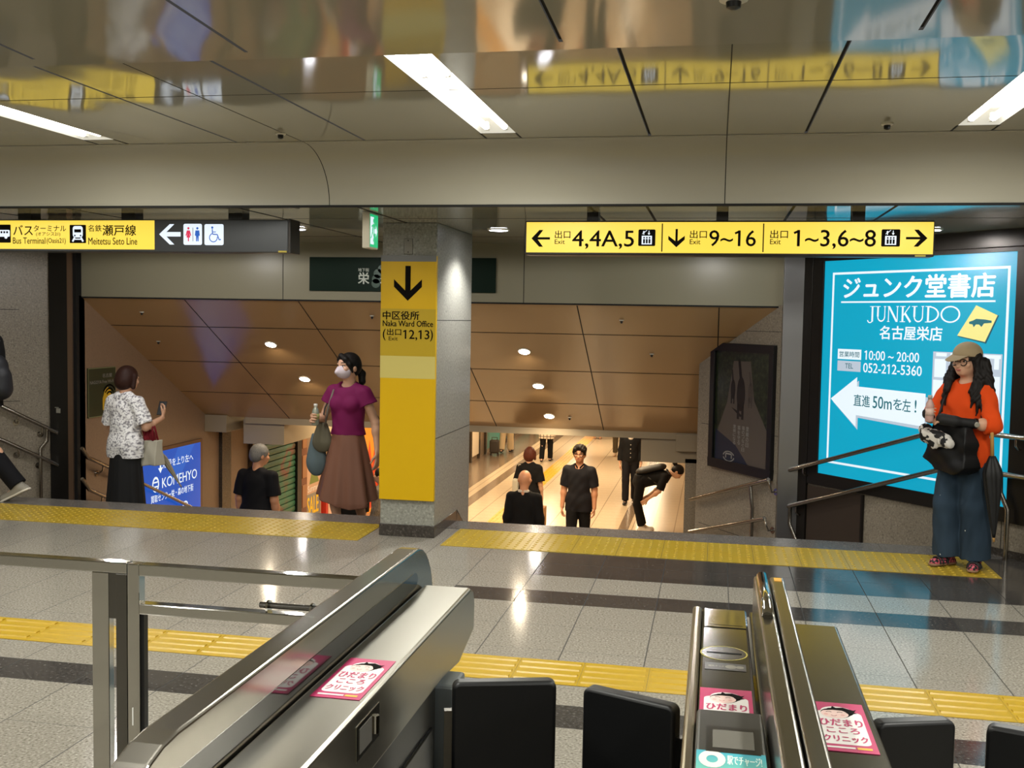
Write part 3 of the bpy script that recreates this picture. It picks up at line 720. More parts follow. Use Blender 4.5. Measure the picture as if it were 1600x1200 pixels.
# JUNKUDO in thin serif capitals
X = .6855; top, bot = 1.743, 1.622; H_ = top - bot
def stem(x, wd, y0=bot, y1=top, foot=True, head=True):
    A.rect((x - wd / 2, y0, x + wd / 2, y1), E_pwhite, 2, 'lettering')
    if foot: A.rect((x - wd * 1.5, y0, x + wd * 1.5, y0 + .005), E_pwhite, 2, 'lettering')
    if head: A.rect((x - wd * 1.5, y1 - .005, x + wd * 1.5, y1), E_pwhite, 2, 'lettering')
TH, TN = .017, .008
stem(.745, TH, bot - .0, top, False); A.arc((.722, bot + .012), .023, .009, 180, 360, E_pwhite, 2, 'lettering', ry=.02)
def letU(x0, x1):
    stem(x0, TH, bot + .04, top, False); stem(x1, TN, bot + .04, top, False); A.arc(((x0 + x1) / 2, bot + .042), (x1 - x0) / 2, .010, 180, 360, E_pwhite, 2, 'lettering', ry=.037)
letU(.80, .868)
stem(.905, TN); A.line([(.908, top - .003), (.985, bot + .003)], TH, E_pwhite, 2, 'lettering'); stem(.99, TN, foot=False)
stem(1.04, TH); A.line([(1.047, bot + .05), (1.105, top)], TN, E_pwhite, 2, 'lettering'); A.line([(1.062, bot + .066), (1.115, bot)], TH, E_pwhite, 2, 'lettering')
letU(1.15, 1.225)
stem(1.275, TH); A.arc((1.277, (top + bot) / 2), .088, .014, -90, 90, E_pwhite, 2, 'lettering', ry=H_ / 2 - .005)
A.arc((1.470, (top + bot) / 2), .078, .014, 0, 360, E_pwhite, 2, 'lettering', ry=H_ / 2 - .004, n=32)
A.text('名古屋栄店', (.826, 1.487, 1.406, 1.590), E_pwhite, 2, bold=.045)
A.rect((.399, 1.315, .647, 1.397), E_pwhite, 2, 'info_box'); A.text('営業時間', (.417, 1.333, .627, 1.379), M_tealink, 3); A.rect((.400, 1.219, .645, 1.302), E_pgrey, 2, 'info_box'); A.text('TEL', (.483, 1.242, .566, 1.282), M_tealink, 3)
A.text('10:00 ~ 20:00', (.680, 1.320, 1.209, 1.393), E_pwhite, 2, bold=.025); A.text('052-212-5360', (.673, 1.219, 1.238, 1.294), E_pwhite, 2, bold=.025)
sh = [(.353, .972), (.623, 1.160), (.623, 1.087), (1.292, 1.074), (1.292, .826), (.623, .862), (.623, .765)]
A.poly([(x + .012, y - .010) for x, y in sh], E_pgrey, 2, 'big_arrow'); A.poly([(.340, .985), (.615, 1.177), (.615, 1.102), (1.283, 1.09), (1.283, .842), (.615, .872), (.615, .778)], E_pwhite, 3, 'big_arrow')
A.text('直進', (.588, .945, .754, 1.038), M_tealink, 4, bold=.02); A.text('50m', (.784, .943, .970, 1.038), M_tealink, 4); A.text('を', (.986, .948, 1.070, 1.032), M_tealink, 4, bold=.02); A.text('左', (1.074, .942, 1.150, 1.036), M_tealink, 4, bold=.02); A.text('!', (1.189, .942, 1.204, 1.036), M_tealink, 4, bold=.02)
A.poly([(1.690, 1.745), (1.871, 1.675), (1.778, 1.478), (1.542, 1.522)], mat('poster book edge', '1d6f80', .4, emit=.5), 2, 'book'); A.poly([(1.685, 1.748), (1.860, 1.678), (1.768, 1.490), (1.537, 1.530)], E_pyel, 3, 'book')
A.poly([(1.632, 1.630), (1.665, 1.640), (1.69, 1.652), (1.76, 1.648), (1.815, 1.64), (1.815, 1.625), (1.755, 1.62), (1.735, 1.595), (1.715, 1.612), (1.69, 1.612), (1.672, 1.592), (1.662, 1.612), (1.634, 1.616)], M_tealink, 4, 'book')
A.rect((1.335, .985, 1.912, 1.408), E_pgrey, 2, 'map')
for r in ((1.362, 1.375, 1.455, 1.4), (1.487, 1.375, 1.56, 1.4), (1.352, 1.22, 1.452, 1.355), (1.484, 1.22, 1.575, 1.355), (1.345, 1.0, 1.452, 1.20), (1.484, 1.0, 1.575, 1.2), (1.61, 1.22, 1.74, 1.355), (1.61, 1.0, 1.74, 1.2), (1.77, 1.0, 1.9, 1.25), (1.77, 1.375, 1.9, 1.4)): A.rect(r, E_pwhite, 3, 'map')
A.rect((1.85, 1.30, 1.888, 1.385), E_pwhite, 3, 'map')
A.build(ps)

# unlit poster frame with cats on a path
cp = thing('poster_frame', 'black framed unlit poster of cats walking a path on the stair wall', 'poster', DA + dd * .53 + Vector((0, 0, .2)))
b = MB(); o_ = DA + dn * .003; Z = lambda z: Vector((0, 0, z))
b.obox(o_ + dd * .045 + Z(.232), dd * .97, dn * .04, Z(.085)); b.obox(o_ + dd * .045 + Z(1.335), dd * .97, dn * .04, Z(.07)); b.obox(o_ + dd * .045 + Z(.317), dd * .065, dn * .04, Z(1.018)); b.obox(o_ + dd * .945 + Z(.317), dd * .07, dn * .04, Z(1.018))
b.build('frame', mat('poster black frame', '0b0b0c', .35), cp, bevel=.004)
mp = mat('poster photograph', '4a4a3c', .3); N = NT(mp); co = N.coord(); sp = N.n('ShaderNodeSeparateXYZ'); N.l(co, sp.inputs[0])
N.l(N.ramp(N.noise(26, 4., co), [(.25, lin('0e120b')), (.45, lin('1a2312')), (.6, lin('29321c')), (.8, lin('3f4430'))]), N.b.inputs['Base Color'])
MB().obox(o_ + dd * .11 + dn * .012 + Z(.317), dd * .835, dn * .004, Z(1.018)).build('picture', mp, cp)
A = Art(DA + dn * .0195, -dd, (0, 0, 1), dn, .0006)
mpath = mat('poster path', '544c45', .4); mcat = mat('poster dark cat', '120d0c', .4); mcat2 = mat('poster pale cat', '473f39', .4); mblu = mat('poster blue corner', '182032', .4); mtx = mat('poster lettering', '8a8a86', .4)
A.poly([(-.66, 1.245), (-.40, 1.25), (-.33, .90), (-.111, .62), (-.111, .318), (-.62, .318), (-.93, .52), (-.75, .86)], mpath, 1, 'path')
A.poly([(-.93, .318), (-.40, .318), (-.60, .48), (-.93, .60)], mblu, 1.5, 'corner')
def cat(x, z, s, m):
    A.disc((x, z), .062 * s, m, 2, 'cat', ry=.15 * s); A.poly([(x - .02 * s, z + .1 * s), (x + .02 * s, z + .1 * s), (x - .02 * s, z + .30 * s), (x - .055 * s, z + .30 * s)], m, 2, 'cat')
    for k in (-.035, .03): A.rect((x + (k - .017) * s, z - .22 * s, x + (k + .017) * s, z - .08 * s), m, 2, 'cat')
cat(-.535, .95, 1.05, mcat); cat(-.66, .985, .6, mcat); cat(-.39, .97, .62, mcat2)
A.poly([(-.68, .82), (-.54, .74), (-.50, .75), (-.60, .80)], mcat, 1.8, 'cat')
for x, z0, t in ((-.440, .475, '里親の日'), (-.502, .430, '猫のつなぐ日'), (-.569, .485, '猫を守る'), (-.639, .48, '里親になる')): A.vtext(t, (x, z0, x + .042, .665), mtx, 3)
A.arc((-.70, .362), .085, .016, 20, 170, mtx, 3, 'logo', ry=.045); A.arc((-.70, .362), .085, .016, 195, 350, mtx, 3, 'logo', ry=.045); A.line([(-.745, .345), (-.745, .385), (-.655, .385), (-.655, .345)], .014, mtx, 3, 'logo')
A.build(cp)

# posters on the left stair wall
wf = thing('notice_board', 'dark green free wifi notice on the left stair wall', 'sign', (-6.1, 9.7, .54))
MB().box((-6.099, 9.45, .537), (-6.088, 9.945, 1.034)).build('board', mat('notice green', '22301a', .4), wf, bevel=.001)
A = Art((-6.088, 0, 0), (0, 1, 0), Z3, (1, 0, 0))
me_ = mat('notice edge', '8f9468', .4)
for r in ((9.452, .539, 9.458, 1.032), (9.937, .539, 9.943, 1.032), (9.452, .539, 9.943, .545), (9.452, 1.026, 9.943, 1.032)): A.rect(r, me_, 1, 'border')
A.text('名古屋', (9.70, .93, 9.87, .97), mtx, 2); A.text('NAGOYA Free Wi-Fi', (9.48, .872, 9.90, .905), mtx, 2)
A.poly([(9.70, .60), (9.88, .60), (9.88, .72), (9.84, .80), (9.79, .83), (9.74, .80), (9.70, .72)], mat('notice yellow', 'd8b020', .4), 2, 'pictogram')
for k in (.05, .085, .12): A.arc((9.82, .73), k, .018, 30, 150, M_ink, 3)
A.build(wf)
km = thing('lightbox_poster', 'lit blue resale shop poster low on the left stair wall', 'poster', (-6.1, 11.0, -1.2))
MB().box((-6.099, 10.18, -1.25), (-6.075, 11.80, .085)).build('frame', mat('poster bronze frame', '7a6048', .35, metal=.4), km, bevel=.003)
A = Art((-6.075, 0, 0), (0, 1, 0), Z3, (1, 0, 0))
A.rect((10.22, -1.2, 11.745, .045), E_blue, 1, 'light_panel'); A.poly([(11.2, .045), (11.60, .045), (11.25, -.30), (10.95, -.30)], mat('blue sheen', '1c5ec0', .25, emit=.95), 1.5, 'sheen')
A.text('階段を上り左へ', (10.86, -.155, 11.56, -.065), E_pwhite, 3, bold=.02)
A.poly([(10.805, -.20), (10.755, -.14), (10.79, -.14), (10.79, -.07), (10.82, -.07), (10.82, -.14), (10.855, -.14)], E_pwhite, 3, 'arrow')
A.text('KOMEHYO', (10.84, -.375, 11.65, -.262), E_pwhite, 3, bold=.012); A.arc((10.70, -.315), .062, .022, 0, 360, E_pwhite, 3, 'logo', ry=.075)
for k in (-.025, .025): A.rect((10.655, -.315 + k - .008, 10.745, -.315 + k + .008), E_pwhite, 3, 'logo')
A.text('買取センター栄・森の地下街', (10.60, -.515, 11.56, -.430), E_pwhite, 3, bold=.02)
A.arc((11.37, -.665), .055, .02, 0, 360, E_pwhite, 3, 'logo', ry=.05); A.text('買取', (10.9, -.70, 11.1, -.62), E_pwhite, 3, bold=.02)
A.build(km)

# ------------------------------------------------------------------ shop fronts of the lower concourse
sh = thing('roller_shutter', 'green painted roller shutter closed over a shop at the stair foot', 'shutter', (-6.09, 13.9, ZF2))
b = MB()
for k in range(27): b.prism([(-6.09, 13.17, ZF2 + .02 + k * .085), (-6.062, 13.17, ZF2 + .026 + k * .085), (-6.056, 13.17, ZF2 + .06 + k * .085), (-6.062, 13.17, ZF2 + .096 + k * .085), (-6.09, 13.17, ZF2 + .1 + k * .085)], (0, 1.47, 0))
mg = mat('shutter green', '2f6248', .45); N = NT(mg); f = N.noise(1.5, 3.)
N.l(N.ramp(f, [(.42, lin('2c5c44')), (.58, lin('356b4f')), (.66, lin('7a3d34')), (.7, lin('356b4f'))]), N.b.inputs['Base Color'])
b.build('curtain', mg, sh); MB().box((-6.09, 13.12, ZF2), (-6.03, 13.17, .35)).build('guide_rail', M_steel_dk, sh); MB().box((-6.09, 14.64, ZF2), (-6.02, 14.80, .35)).build('guide_rail', M_blackplastic, sh)
dr = thing('shop_door', 'brown wooden shop door jamb with panels right of the shutter', 'door', (-6.09, 14.92, ZF2))
jm = MB().box((-6.09, 14.80, ZF2 + .001), (-6.03, 15.04, .6)).build('jamb', mat('reddish wood', '6f3f28', .4), dr, bevel=.006)
for z in (-1.75, -1.3, -.85, -.4): MB().box((-6.03, 14.84, z), (-6.02, 15.0, z + .34)).build('inset', mat('pale wood', '9a6a45', .4), jm)
sp_ = thing('sale_poster', 'tall sale poster with yellow lettering beside the wooden shop door', 'poster', (-6.09, 15.36, ZF2))
MB().box((-6.09, 15.05, ZF2 + .02), (-6.06, 15.70, -.55)).build('board', mat('sale poster paper', 'c9a184', .5), sp_)
A = Art((-6.06, 0, 0), (0, 1, 0), Z3, (1, 0, 0))
mgr = mat('sale poster grey', '8b8478', .5); A.rect((15.07, -1.85, 15.66, -1.15), mgr, 1, 'print'); A.text('SALE', (15.12, -1.47, 15.58, -1.20), mat('sale yellow', 'f0c21a', .5), 3, bold=.045)
A.text('Summer', (15.14, -1.12, 15.6, -1.02), mat('sale white', 'f0e8e0', .5), 3); A.disc((15.5, -.75), .1, M_ink, 2, 'print'); A.arc((15.5, -.75), .065, .015, 0, 360, mat('sale gold', 'cfb060', .5), 3, 'print')
A.poly([(15.2, -1.0), (15.35, -.7), (15.5, -.85), (15.6, -1.0)], mat('sale green', '74803a', .5), 2, 'print')
A.build(sp_)
rs = thing('menu_stand', 'red edged paper display stand beyond the sale poster', 'stand', (-6.0, 16.1, ZF2))
MB().box((-6.08, 15.74, ZF2 + .001), (-5.99, 16.6, -1.15)).build('board', mat('stand red', 'c8321f', .45), rs); MB().box((-5.99, 15.82, ZF2 + .05), (-5.982, 16.42, -1.22)).build('paper', mat('stand paper', 'e4b9a0', .5), rs)
ob_ = thing('shop_banner', 'glowing orange and yellow shop banner behind the pillar', 'banner', (-6.0, 18.2, ZF2))
MB().box((-6.08, 17.4, ZF2 + .001), (-6.02, 18.55, .5)).build('panel', mat('lit orange banner', 'f58a1e', .4, emit=.9), ob_)
A = Art((-6.02, 0, 0), (0, 1, 0), Z3, (1, 0, 0)); mo = mat('lit red flame', 'e0431c', .4, emit=.8); my_ = mat('lit yellow flame', 'ffd23c', .4, emit=.9)
A.rect((17.45, -.35, 18.5, .45), my_, 1, 'print'); A.poly([(17.5, -1.85), (18.5, -1.85), (18.45, -1.2), (18.25, -.7), (18.1, -1.1), (17.95, -.6), (17.75, -1.2), (17.6, -.9)], mo, 1, 'print'); A.build(ob_)
# shop windows far down the concourse
for i, (y0, y1, kind) in enumerate(((22.6, 24.2, 'w'), (24.9, 25.7, 'p'), (26.6, 29.2, 'w'), (30.4, 33.0, 'w'), (34.2, 37.0, 'w'))):
    lb = ('shop window with teal band nearest the pillar edge', 'pale paper poster column between two shop windows', 'wide shop window with teal band behind the suitcase', 'far shop window with teal band past the suitcase', 'farthest shop window along the concourse')[i]
    t = thing('shop_window' if kind == 'w' else 'poster_column', lb, 'window' if kind == 'w' else 'poster', (-5.79, (y0 + y1) / 2, ZF2), 'shop windows along the concourse' if kind == 'w' else None)
    MB().box((-5.795, y0, ZF2 + .12), (-5.76, y1, .5)).build('pane' if kind == 'w' else 'sheet', mat('shop pane', 'c9a880', .2) if kind == 'w' else mat('poster sheet', 'e6d6bc', .5), t)
    if kind == 'w': MB().box((-5.76, y0, ZF2 + .12), (-5.75, y1, ZF2 + .62)).build('teal_band', mat('teal band', '2f8a84', .3), t)
    MB().box((-5.795, y0 - .1, ZF2), (-5.74, y0, .5)).build('post', M_steel_dk, t); MB().box((-5.795, y1, ZF2), (-5.74, y1 + .1, .5)).build('post', M_steel_dk, t)

# ------------------------------------------------------------------ handrails
def rail(name, label, paths, brackets, posts=(), r=.019):
    t = thing(name, label, 'handrail', paths[0][0], None)
    for p in paths:
        MB().tube(p, r, 14).build('rail', M_rail, t, smooth=True)
    for p in brackets: 
        bk = MB().tube(p, .009, 10).build('bracket', M_rail, t, smooth=True)
        e_ = Vector(p[-1]); q = Vector(p[-2]); sub(MB().tube([e_, e_ + (q - e_).normalized() * .006], .03, 14).build('wall_plate', M_rail, None, smooth=True), bk)
    for p in posts: MB().tube(p, .017, 12).build('post', M_rail, t, smooth=True)
    return t
def RW(s, z, off=.08): return RA + rd * s + rn * off + Vector((0, 0, z))
def brk(W, s, z): return [W(s, z - .015), W(s, z - .06), W(s, z - .085, .05), W(s, z - .085, .001)]
rail('handrail', 'double steel handrail sloping across the teal poster, right of the stairs',
     [[RW(-.11, .32), RW(1.47, .835), RW(1.56, .853), RW(3.1, .853)], [RW(-.125, 0.0), RW(1.5, .555), RW(1.62, .588), RW(3.1, .588)]],
     [brk(RW, .12, .40), brk(RW, 2.09, .853), brk(RW, .05, .055)], [[RW(1.985, .58), RW(1.99, .46), RW(2.05, .35), RW(2.05, .001)], [RW(-.02, .03), RW(-.02, -.12), RW(.1, -.30), RW(.1, -.6)]])
def DW(s, z, off=.07): return DA + dd * s + dn * off + Vector((0, 0, z))
rail('handrail', 'double steel handrail under the black framed cat poster',
     [[DW(0.02, .245), DW(1.25, -.13)], [DW(.06, -.10), DW(1.25, -.45)]], [[DW(.02, .245), DW(.0, .20), DW(.0, .14, .05), DW(.0, .14, .001)], [DW(.06, -.1), DW(.03, -.16), DW(.03, -.2, .05), DW(.03, -.2, .001)]], [[DW(.28, .155), DW(.26, .05), DW(.24, -.04), DW(.24, -1.0)]])
def LWf(s, z, off=.08): return LA + ld * s + ln * off + Vector((0, 0, z))
rail('handrail', 'double steel handrail on the left splayed wall above the sneakers',
     [[LWf(-.17, .329), LWf(.9, .93), LWf(1.4, .95)], [LWf(-.18, .01), LWf(.9, .60), LWf(1.4, .62)]], [brk(LWf, .1, .475), brk(LWf, .32, .60), brk(LWf, .12, .17), brk(LWf, .32, .285)], [[LWf(.06, .45), LWf(.06, .33), LWf(.12, .26), LWf(.12, -.4)]])
rail('handrail', 'double steel handrail running down the left stair wall below the green notice',
     [[(-6.02, 9.23, .27), (-6.02, 9.33, .165), (-6.02, 9.5, .10), (-6.02, 12.0, -.93)], [(-6.02, 9.23, -.03), (-6.02, 9.35, -.155), (-6.02, 9.48, -.21), (-6.02, 12.0, -1.25)]],
     [[(-6.02, 9.6, .06), (-6.03, 9.6, 0), (-6.07, 9.6, -.03), (-6.099, 9.6, -.03)], [(-6.02, 9.58, -.25), (-6.03, 9.58, -.31), (-6.07, 9.58, -.34), (-6.099, 9.58, -.34)]])
ds = thing('wall_socket', 'small pale switch plate on the dark left column', 'switch', (-6.29, 9.268, .6))
MB().box((-6.315, 9.262, .60), (-6.27, 9.2695, .645)).build('plate', mat('switch plate', '8c8a80', .4), ds, bevel=.003); MB().box((-6.33, 9.264, .65), (-6.29, 9.2695, .657)).build('label_strip', mat('switch plate', '8c8a80', .4), ds)

# ------------------------------------------------------------------ ticket gates
def clinic_sticker(o, u, v, n, w_, h_, label):
    t = thing('sticker', label, 'sticker', Vector(o), 'pink clinic stickers on the gates')
    MB().obox(Vector(o), Vector(u) * w_, Vector(v) * h_, Vector(n) * .0006).build('backing', M_pink, t)
    A = Art(Vector(o) + Vector(n) * .0006, u, v, n, .00025); f = lambda x, y: (x * w_, y * h_)
    A.rrect((.08 * w_, .13 * h_, .92 * w_, .80 * h_), .012, M_stkwhite, 1); A.disc(f(.5, .80), .30 * w_, M_stkwhite, 1, 'panel', ry=.11 * h_)
    A.disc(f(.46, .76), .27 * w_, M_ink, 1.6, 'face', ry=.105 * h_); A.disc(f(.44, .745), .25 * w_, M_facepink, 2, 'face', ry=.095 * h_)
    A.poly([f(.22, .80), f(.35, .86), f(.62, .89), f(.80, .84), f(.86, .86), f(.80, .80), f(.86, .78), f(.68, .76), f(.62, .82), f(.42, .825)], M_ink, 3, 'face'); A.poly([f(.40, .86), f(.43, .91), f(.50, .87)], M_ink, 3, 'face')
    A.arc(f(.34, .765), .05 * w_, .008 * w_ * 2, 20, 160, M_ink, 3, 'face'); A.arc(f(.54, .765), .05 * w_, .008 * w_ * 2, 20, 160, M_ink, 3, 'face'); A.arc(f(.42, .715), .045 * w_, .016 * w_, 180, 360, mat('sticker lips', 'a8474f', .4), 3, 'face')
    A.disc(f(.28, .725), .04 * w_, mat('sticker blush', 'dca49b', .4), 2.5, 'face'); A.disc(f(.58, .725), .04 * w_, mat('sticker blush', 'dca49b', .4), 2.5, 'face')
    A.text('ひだまり', (.13 * w_, .49 * h_, .88 * w_, .63 * h_), M_pink, 3, bold=.045); A.text('こころ', (.22 * w_, .345 * h_, .78 * w_, .455 * h_), M_pink, 3, bold=.045); A.text('クリニック', (.13 * w_, .175 * h_, .88 * w_, .295 * h_), M_pink, 3, bold=.045)
    A.rect((.10 * w_, .055 * h_, .62 * w_, .085 * h_), M_stkwhite, 2, 'strip'); A.rect((.65 * w_, .05 * h_, .90 * w_, .09 * h_), mat('sticker gold', 'd8a838', .4), 2, 'strip')
    A.build(t); return t
M_fin = steel('fin steel', 'a8a49c', .20, 1)
g1 = thing('ticket_gate', 'long steel ticket gate with high side fin, left of the passage', 'ticket gate', (-.67, 1.6, 0))
P = lambda pts, x: [(x, y, z) for y, z in pts]
b = MB(); b.prism(P([(.5, .79), (2.25, .79), (2.41, .776), (2.565, .815), (2.568, .885), (2.555, .915), (2.52, .93), (.5, .93)], -.7015), (.1225, 0, 0)); b.build('top_cover', M_steel_top, g1, bevel=.007, seg=3)
MB().box((-.70, .5, 0.0), (-.592, 2.24, .789)).build('body', mat('gate body', '232322', .3, metal=.5), g1, bevel=.004)
MB().box((-.594, .6, .05), (-.585, 2.2, .70)).build('side_panel', mat('gate side panel', '1c1c1c', .25, metal=.6), g1, bevel=.003)
b = MB(); b.box((-.70, 2.255, 0), (-.552, 2.36, .775)); b.build('flap_post', mat('pale post metal', '8f979a', .35, metal=.6), g1, bevel=.008)
arc = [(2.47 + .16 * math.sin(a), .87 + .16 * math.cos(a)) for a in [PI / 2 * k / 8 for k in range(9)]]
near = [(1.30 - .20 * math.sin(a), .83 + .20 * math.cos(a)) for a in [PI / 2 * k / 8 for k in range(9)]]
b = MB(); b.prism(P(arc + [(2.63, 0), (1.10, 0)] + near[::-1], -.757), (.052, 0, 0)); b.build('fin', M_fin, g1, bevel=.005, seg=3)
b = MB(); b.prism(P([(2.44 + .04 * math.sin(PI * k / 8), .957 - .0 + .020 * math.cos(PI * k / 8)) for k in range(9)] + [(1.14, .937), (1.18, .977)], -.7052), (.0012, 0, 0)); b.build('dark_window', mat('gate window', '0c0c0d', .08, spec=.8), g1)
for y in (1.93, 2.05): MB().lathe((-.705, y, .918), (1, 0, 0), [(.005, 0), (.004, .0015)], 10).build('screw', M_blackplastic, g1)
b = MB(); b.box((-.579, 1.665, .843), (-.5772, 1.79, .905)); lp = b.build('latch_plate', M_fin, g1, bevel=.0006)
b = MB(); b.box((-.5772, 1.68, .852), (-.5762, 1.745, .896)); b.build('latch_recess', mat('latch shade', '5f5d58', .35), lp)
MB().tube([(-.5765, 1.765, .858), (-.5765, 1.765, .890)], .007, 10).build('lock', M_mirror, lp, smooth=True)
clinic_sticker((-.684, 1.722, .9306), (1, 0, 0), (0, 1, 0), (0, 0, 1), .092, .215, 'pink clinic sticker on the left ticket gate top')

g2 = thing('ticket_gate', 'ticket gate with smoked panel, central steel rails and card slot', 'ticket gate', (.12, 1.6, 0))
MB().box((-.035, .5, 0), (-.014, 2.49, .932)).build('edge_trim', steel('bronze edge', '8a7f68', .3, 1), g2, bevel=.007, seg=3)
MB().box((-.0135, .5, .0), (.0885, 2.492, .928)).build('smoked_top', M_smoke, g2, bevel=.006)
MB().box((.094, .5, 0), (.1055, 2.488, .926)).build('smoked_strip', M_smoke, g2, bevel=.003)
MB().box((-.008, 2.335, .928), (.084, 2.482, .9296)).build('display', M_smoke2, g2, bevel=.0007)
MB().box((.001, 2.352, .9296), (.076, 2.466, .9302)).build('screen', mat('dim screen', '3b3831', .08), g2)
A = Art((0, 0, .9285), (1, 0, 0), (0, 1, 0), (0, 0, 1), .0003)
A.disc((.034, 2.151), .044, mat('slot plate', '1b1b1c', .2), 1, 'slot_plate', ry=.043); A.arc((.034, 2.151), .046, .0028, 0, 360, mat('slot ring yellow', 'e6d860', .4, emit=.35), 2, 'slot_ring', ry=.045, n=36)
A.rect((.0, 2.148, .070, 2.155), M_black, 3, 'slot'); A.rect((-.003, 2.045, .076, 2.088), mat('slot label', '262521', .3), 1, 'slot_label'); A.text('磁気きっぷ', (.004, 2.062, .034, 2.072), mat('label ink', '8b8778', .4), 2); A.disc((.047, 2.066), .011, mat('label ink', '8b8778', .4), 2, 'slot_label', ry=.011); A.disc((.064, 2.066), .008, mat('label ink', '8b8778', .4), 2, 'slot_label', ry=.008)
A.build(g2)
b = MB(); b.prism(P([(1.78, .928), (1.735, .962), (1.25, .962), (1.2, .928)], -.0135), (.106, 0, 0)); crd = b.build('card_reader', mat('reader housing', '33332f', .35), g2, bevel=.006, seg=3)
MB().box((.003, 1.562, .962), (.083, 1.664, .9632)).build('display_bezel', mat('reader bezel', '171713', .3), crd); MB().box((.0125, 1.578, .9632), (.0745, 1.648, .9638)).build('lcd', M_lcd, crd)
b = MB(); b.prism(P([(2.415, 1.03), (2.43, 1.0), (2.43, 0), (.6, 0), (.6, 1.03)], .099), (.0315, 0, 0)); b.build('rail_fin', M_fin, g2, bevel=.006, seg=3)
b = MB(); b.prism(P([(2.415, 1.03), (2.43, 1.0), (2.43, 0), (.6, 0), (.6, 1.03)], .1335), (.0315, 0, 0)); b.build('rail_fin', M_fin, g2, bevel=.006, seg=3)
MB().tube([(.1145, 2.385, 1.028), (.1145, 2.36, 1.040), (.1145, 2.16, 1.040), (.1145, 2.10, 1.036), (.1145, 2.085, 1.028)], .0125, 14).build('handle', M_mirror, g2, smooth=True)
MB().box((.142, 2.372, 1.0302), (.158, 2.400, 1.0312)).build('arrow_mark', mat('mark orange', 'd9a03a', .4), g2)
b = MB(); b.prism(P([(.5, .79), (2.20, .79), (2.30, .776), (2.438, .815), (2.443, .885), (2.43, .915), (2.40, .93), (.5, .93)], .167), (.116, 0, 0)); b.build('top_cover', M_steel_y, g2, bevel=.007, seg=3)
MB().box((.168, .5, 0), (.27, 2.2, .789)).build('body', mat('gate body', '232322', .3, metal=.5), g2, bevel=.004)
clinic_sticker((-.010, 1.782 - .06, .9287), (1, 0, 0), (0, 1, 0), (0, 0, 1), .092, .215, 'pink clinic sticker half covered by the card reader')
clinic_sticker((.178, 1.688, .9306), (1, 0, 0), (0, 1, 0), (0, 0, 1), .092, .218, 'pink clinic sticker on the steel top right of the rails')
tp = thing('sticker', 'teal and green charging service sticker on the card reader', 'sticker', (.04, 1.45, .963))
mtl = mat('service sticker', '5fb8b8', .35); N = NT(mtl); sp = N.n('ShaderNodeSeparateXYZ'); N.l(N.coord(), sp.inputs[0])
N.l(N.ramp(N.math('ADD', N.math('MULTIPLY', N.math('SUBTRACT', 1.568, sp.outputs[1]), 5.), 0.), [(0, lin('3fa6bb')), (.5, lin('7cc6a6')), (1, lin('a9d48a'))]), N.b.inputs['Base Color'])
b = MB(); b.box((-.011, 1.36, .9622), (.0895, 1.566, .9628)); b.build('sheet', mtl, tp)
A = Art((0, 0, .9629), (1, 0, 0), (0, 1, 0), (0, 0, 1), .0003)
A.arc((.012, 1.535), .014, .011, 0, 360, M_stkwhite, 1, 'mark', ry=.022); A.text('駅でチャージ!', (.034, 1.520, .083, 1.552), mat('sticker pale', 'dff0e6', .4), 1, bold=.02)
for i, s_ in enumerate(('オート', 'チャージ', 'サービス')): A.text(s_, (.0, 1.478 - i * .027, .030, 1.500 - i * .027), mat('sticker dark green', '1d3d34', .4), 1, bold=.045)
A.disc((.062, 1.455), .030, mat('sticker yellow', 'e0c050', .4), 1, 'mark', ry=.05)
A.build(tp)
def flap(p0, p1, hinge, label, z1=.858, z0=.60):
    p0, p1 = Vector((*p0, 0)), Vector((*p1, 0)); d = (p1 - p0); L = d.length; d.normalize(); nn = Vector((-d.y, d.x, 0)) * .034
    t = thing('gate_flap', label, 'flap', (p0 + p1) / 2 + Vector((0, 0, z0)), 'black ticket gate flaps')
    def rr(r): 
        o = []
        for cx, cz, a0 in ((L - r, z1 - r, 0), (r, z1 - r, 90), (r, z0 + r, 180), (L - r, z0 + r, 270)):
            o += [p0 + d * (cx + r * math.cos(math.radians(a0 + 15 * i))) + Vector((0, 0, cz + r * math.sin(math.radians(a0 + 15 * i)))) for i in range(7)]
        return o
    MB().prism(rr(.016), nn).build('pad', M_padblack, t, bevel=.007, seg=3, smooth=True)
    h = p0 if hinge == 0 else p1; sgn = -1 if hinge == 0 else 1
    MB().obox(h + d * (-.004 if hinge else -.016) + nn * .2 + Vector((0, 0, z0 + .03)), d * .02, nn * .5, (0, 0, z1 - z0 - .09)).build('hinge_arm', M_steel_dk, t)
flap((-.505, 2.045), (-.300, 2.105), 0, 'black padded gate flap attached to the left ticket gate')
flap((-.245, 2.087), (-.058, 2.012), 1, 'black padded gate flap attached to the left side of the slotted gate')
flap((.318, 2.02), (.466, 2.07), 0, 'black padded gate flap right of the steel topped gate')
flap((.515, 2.058), (.70, 2.0), 1, 'black padded gate flap cut by the right picture edge')

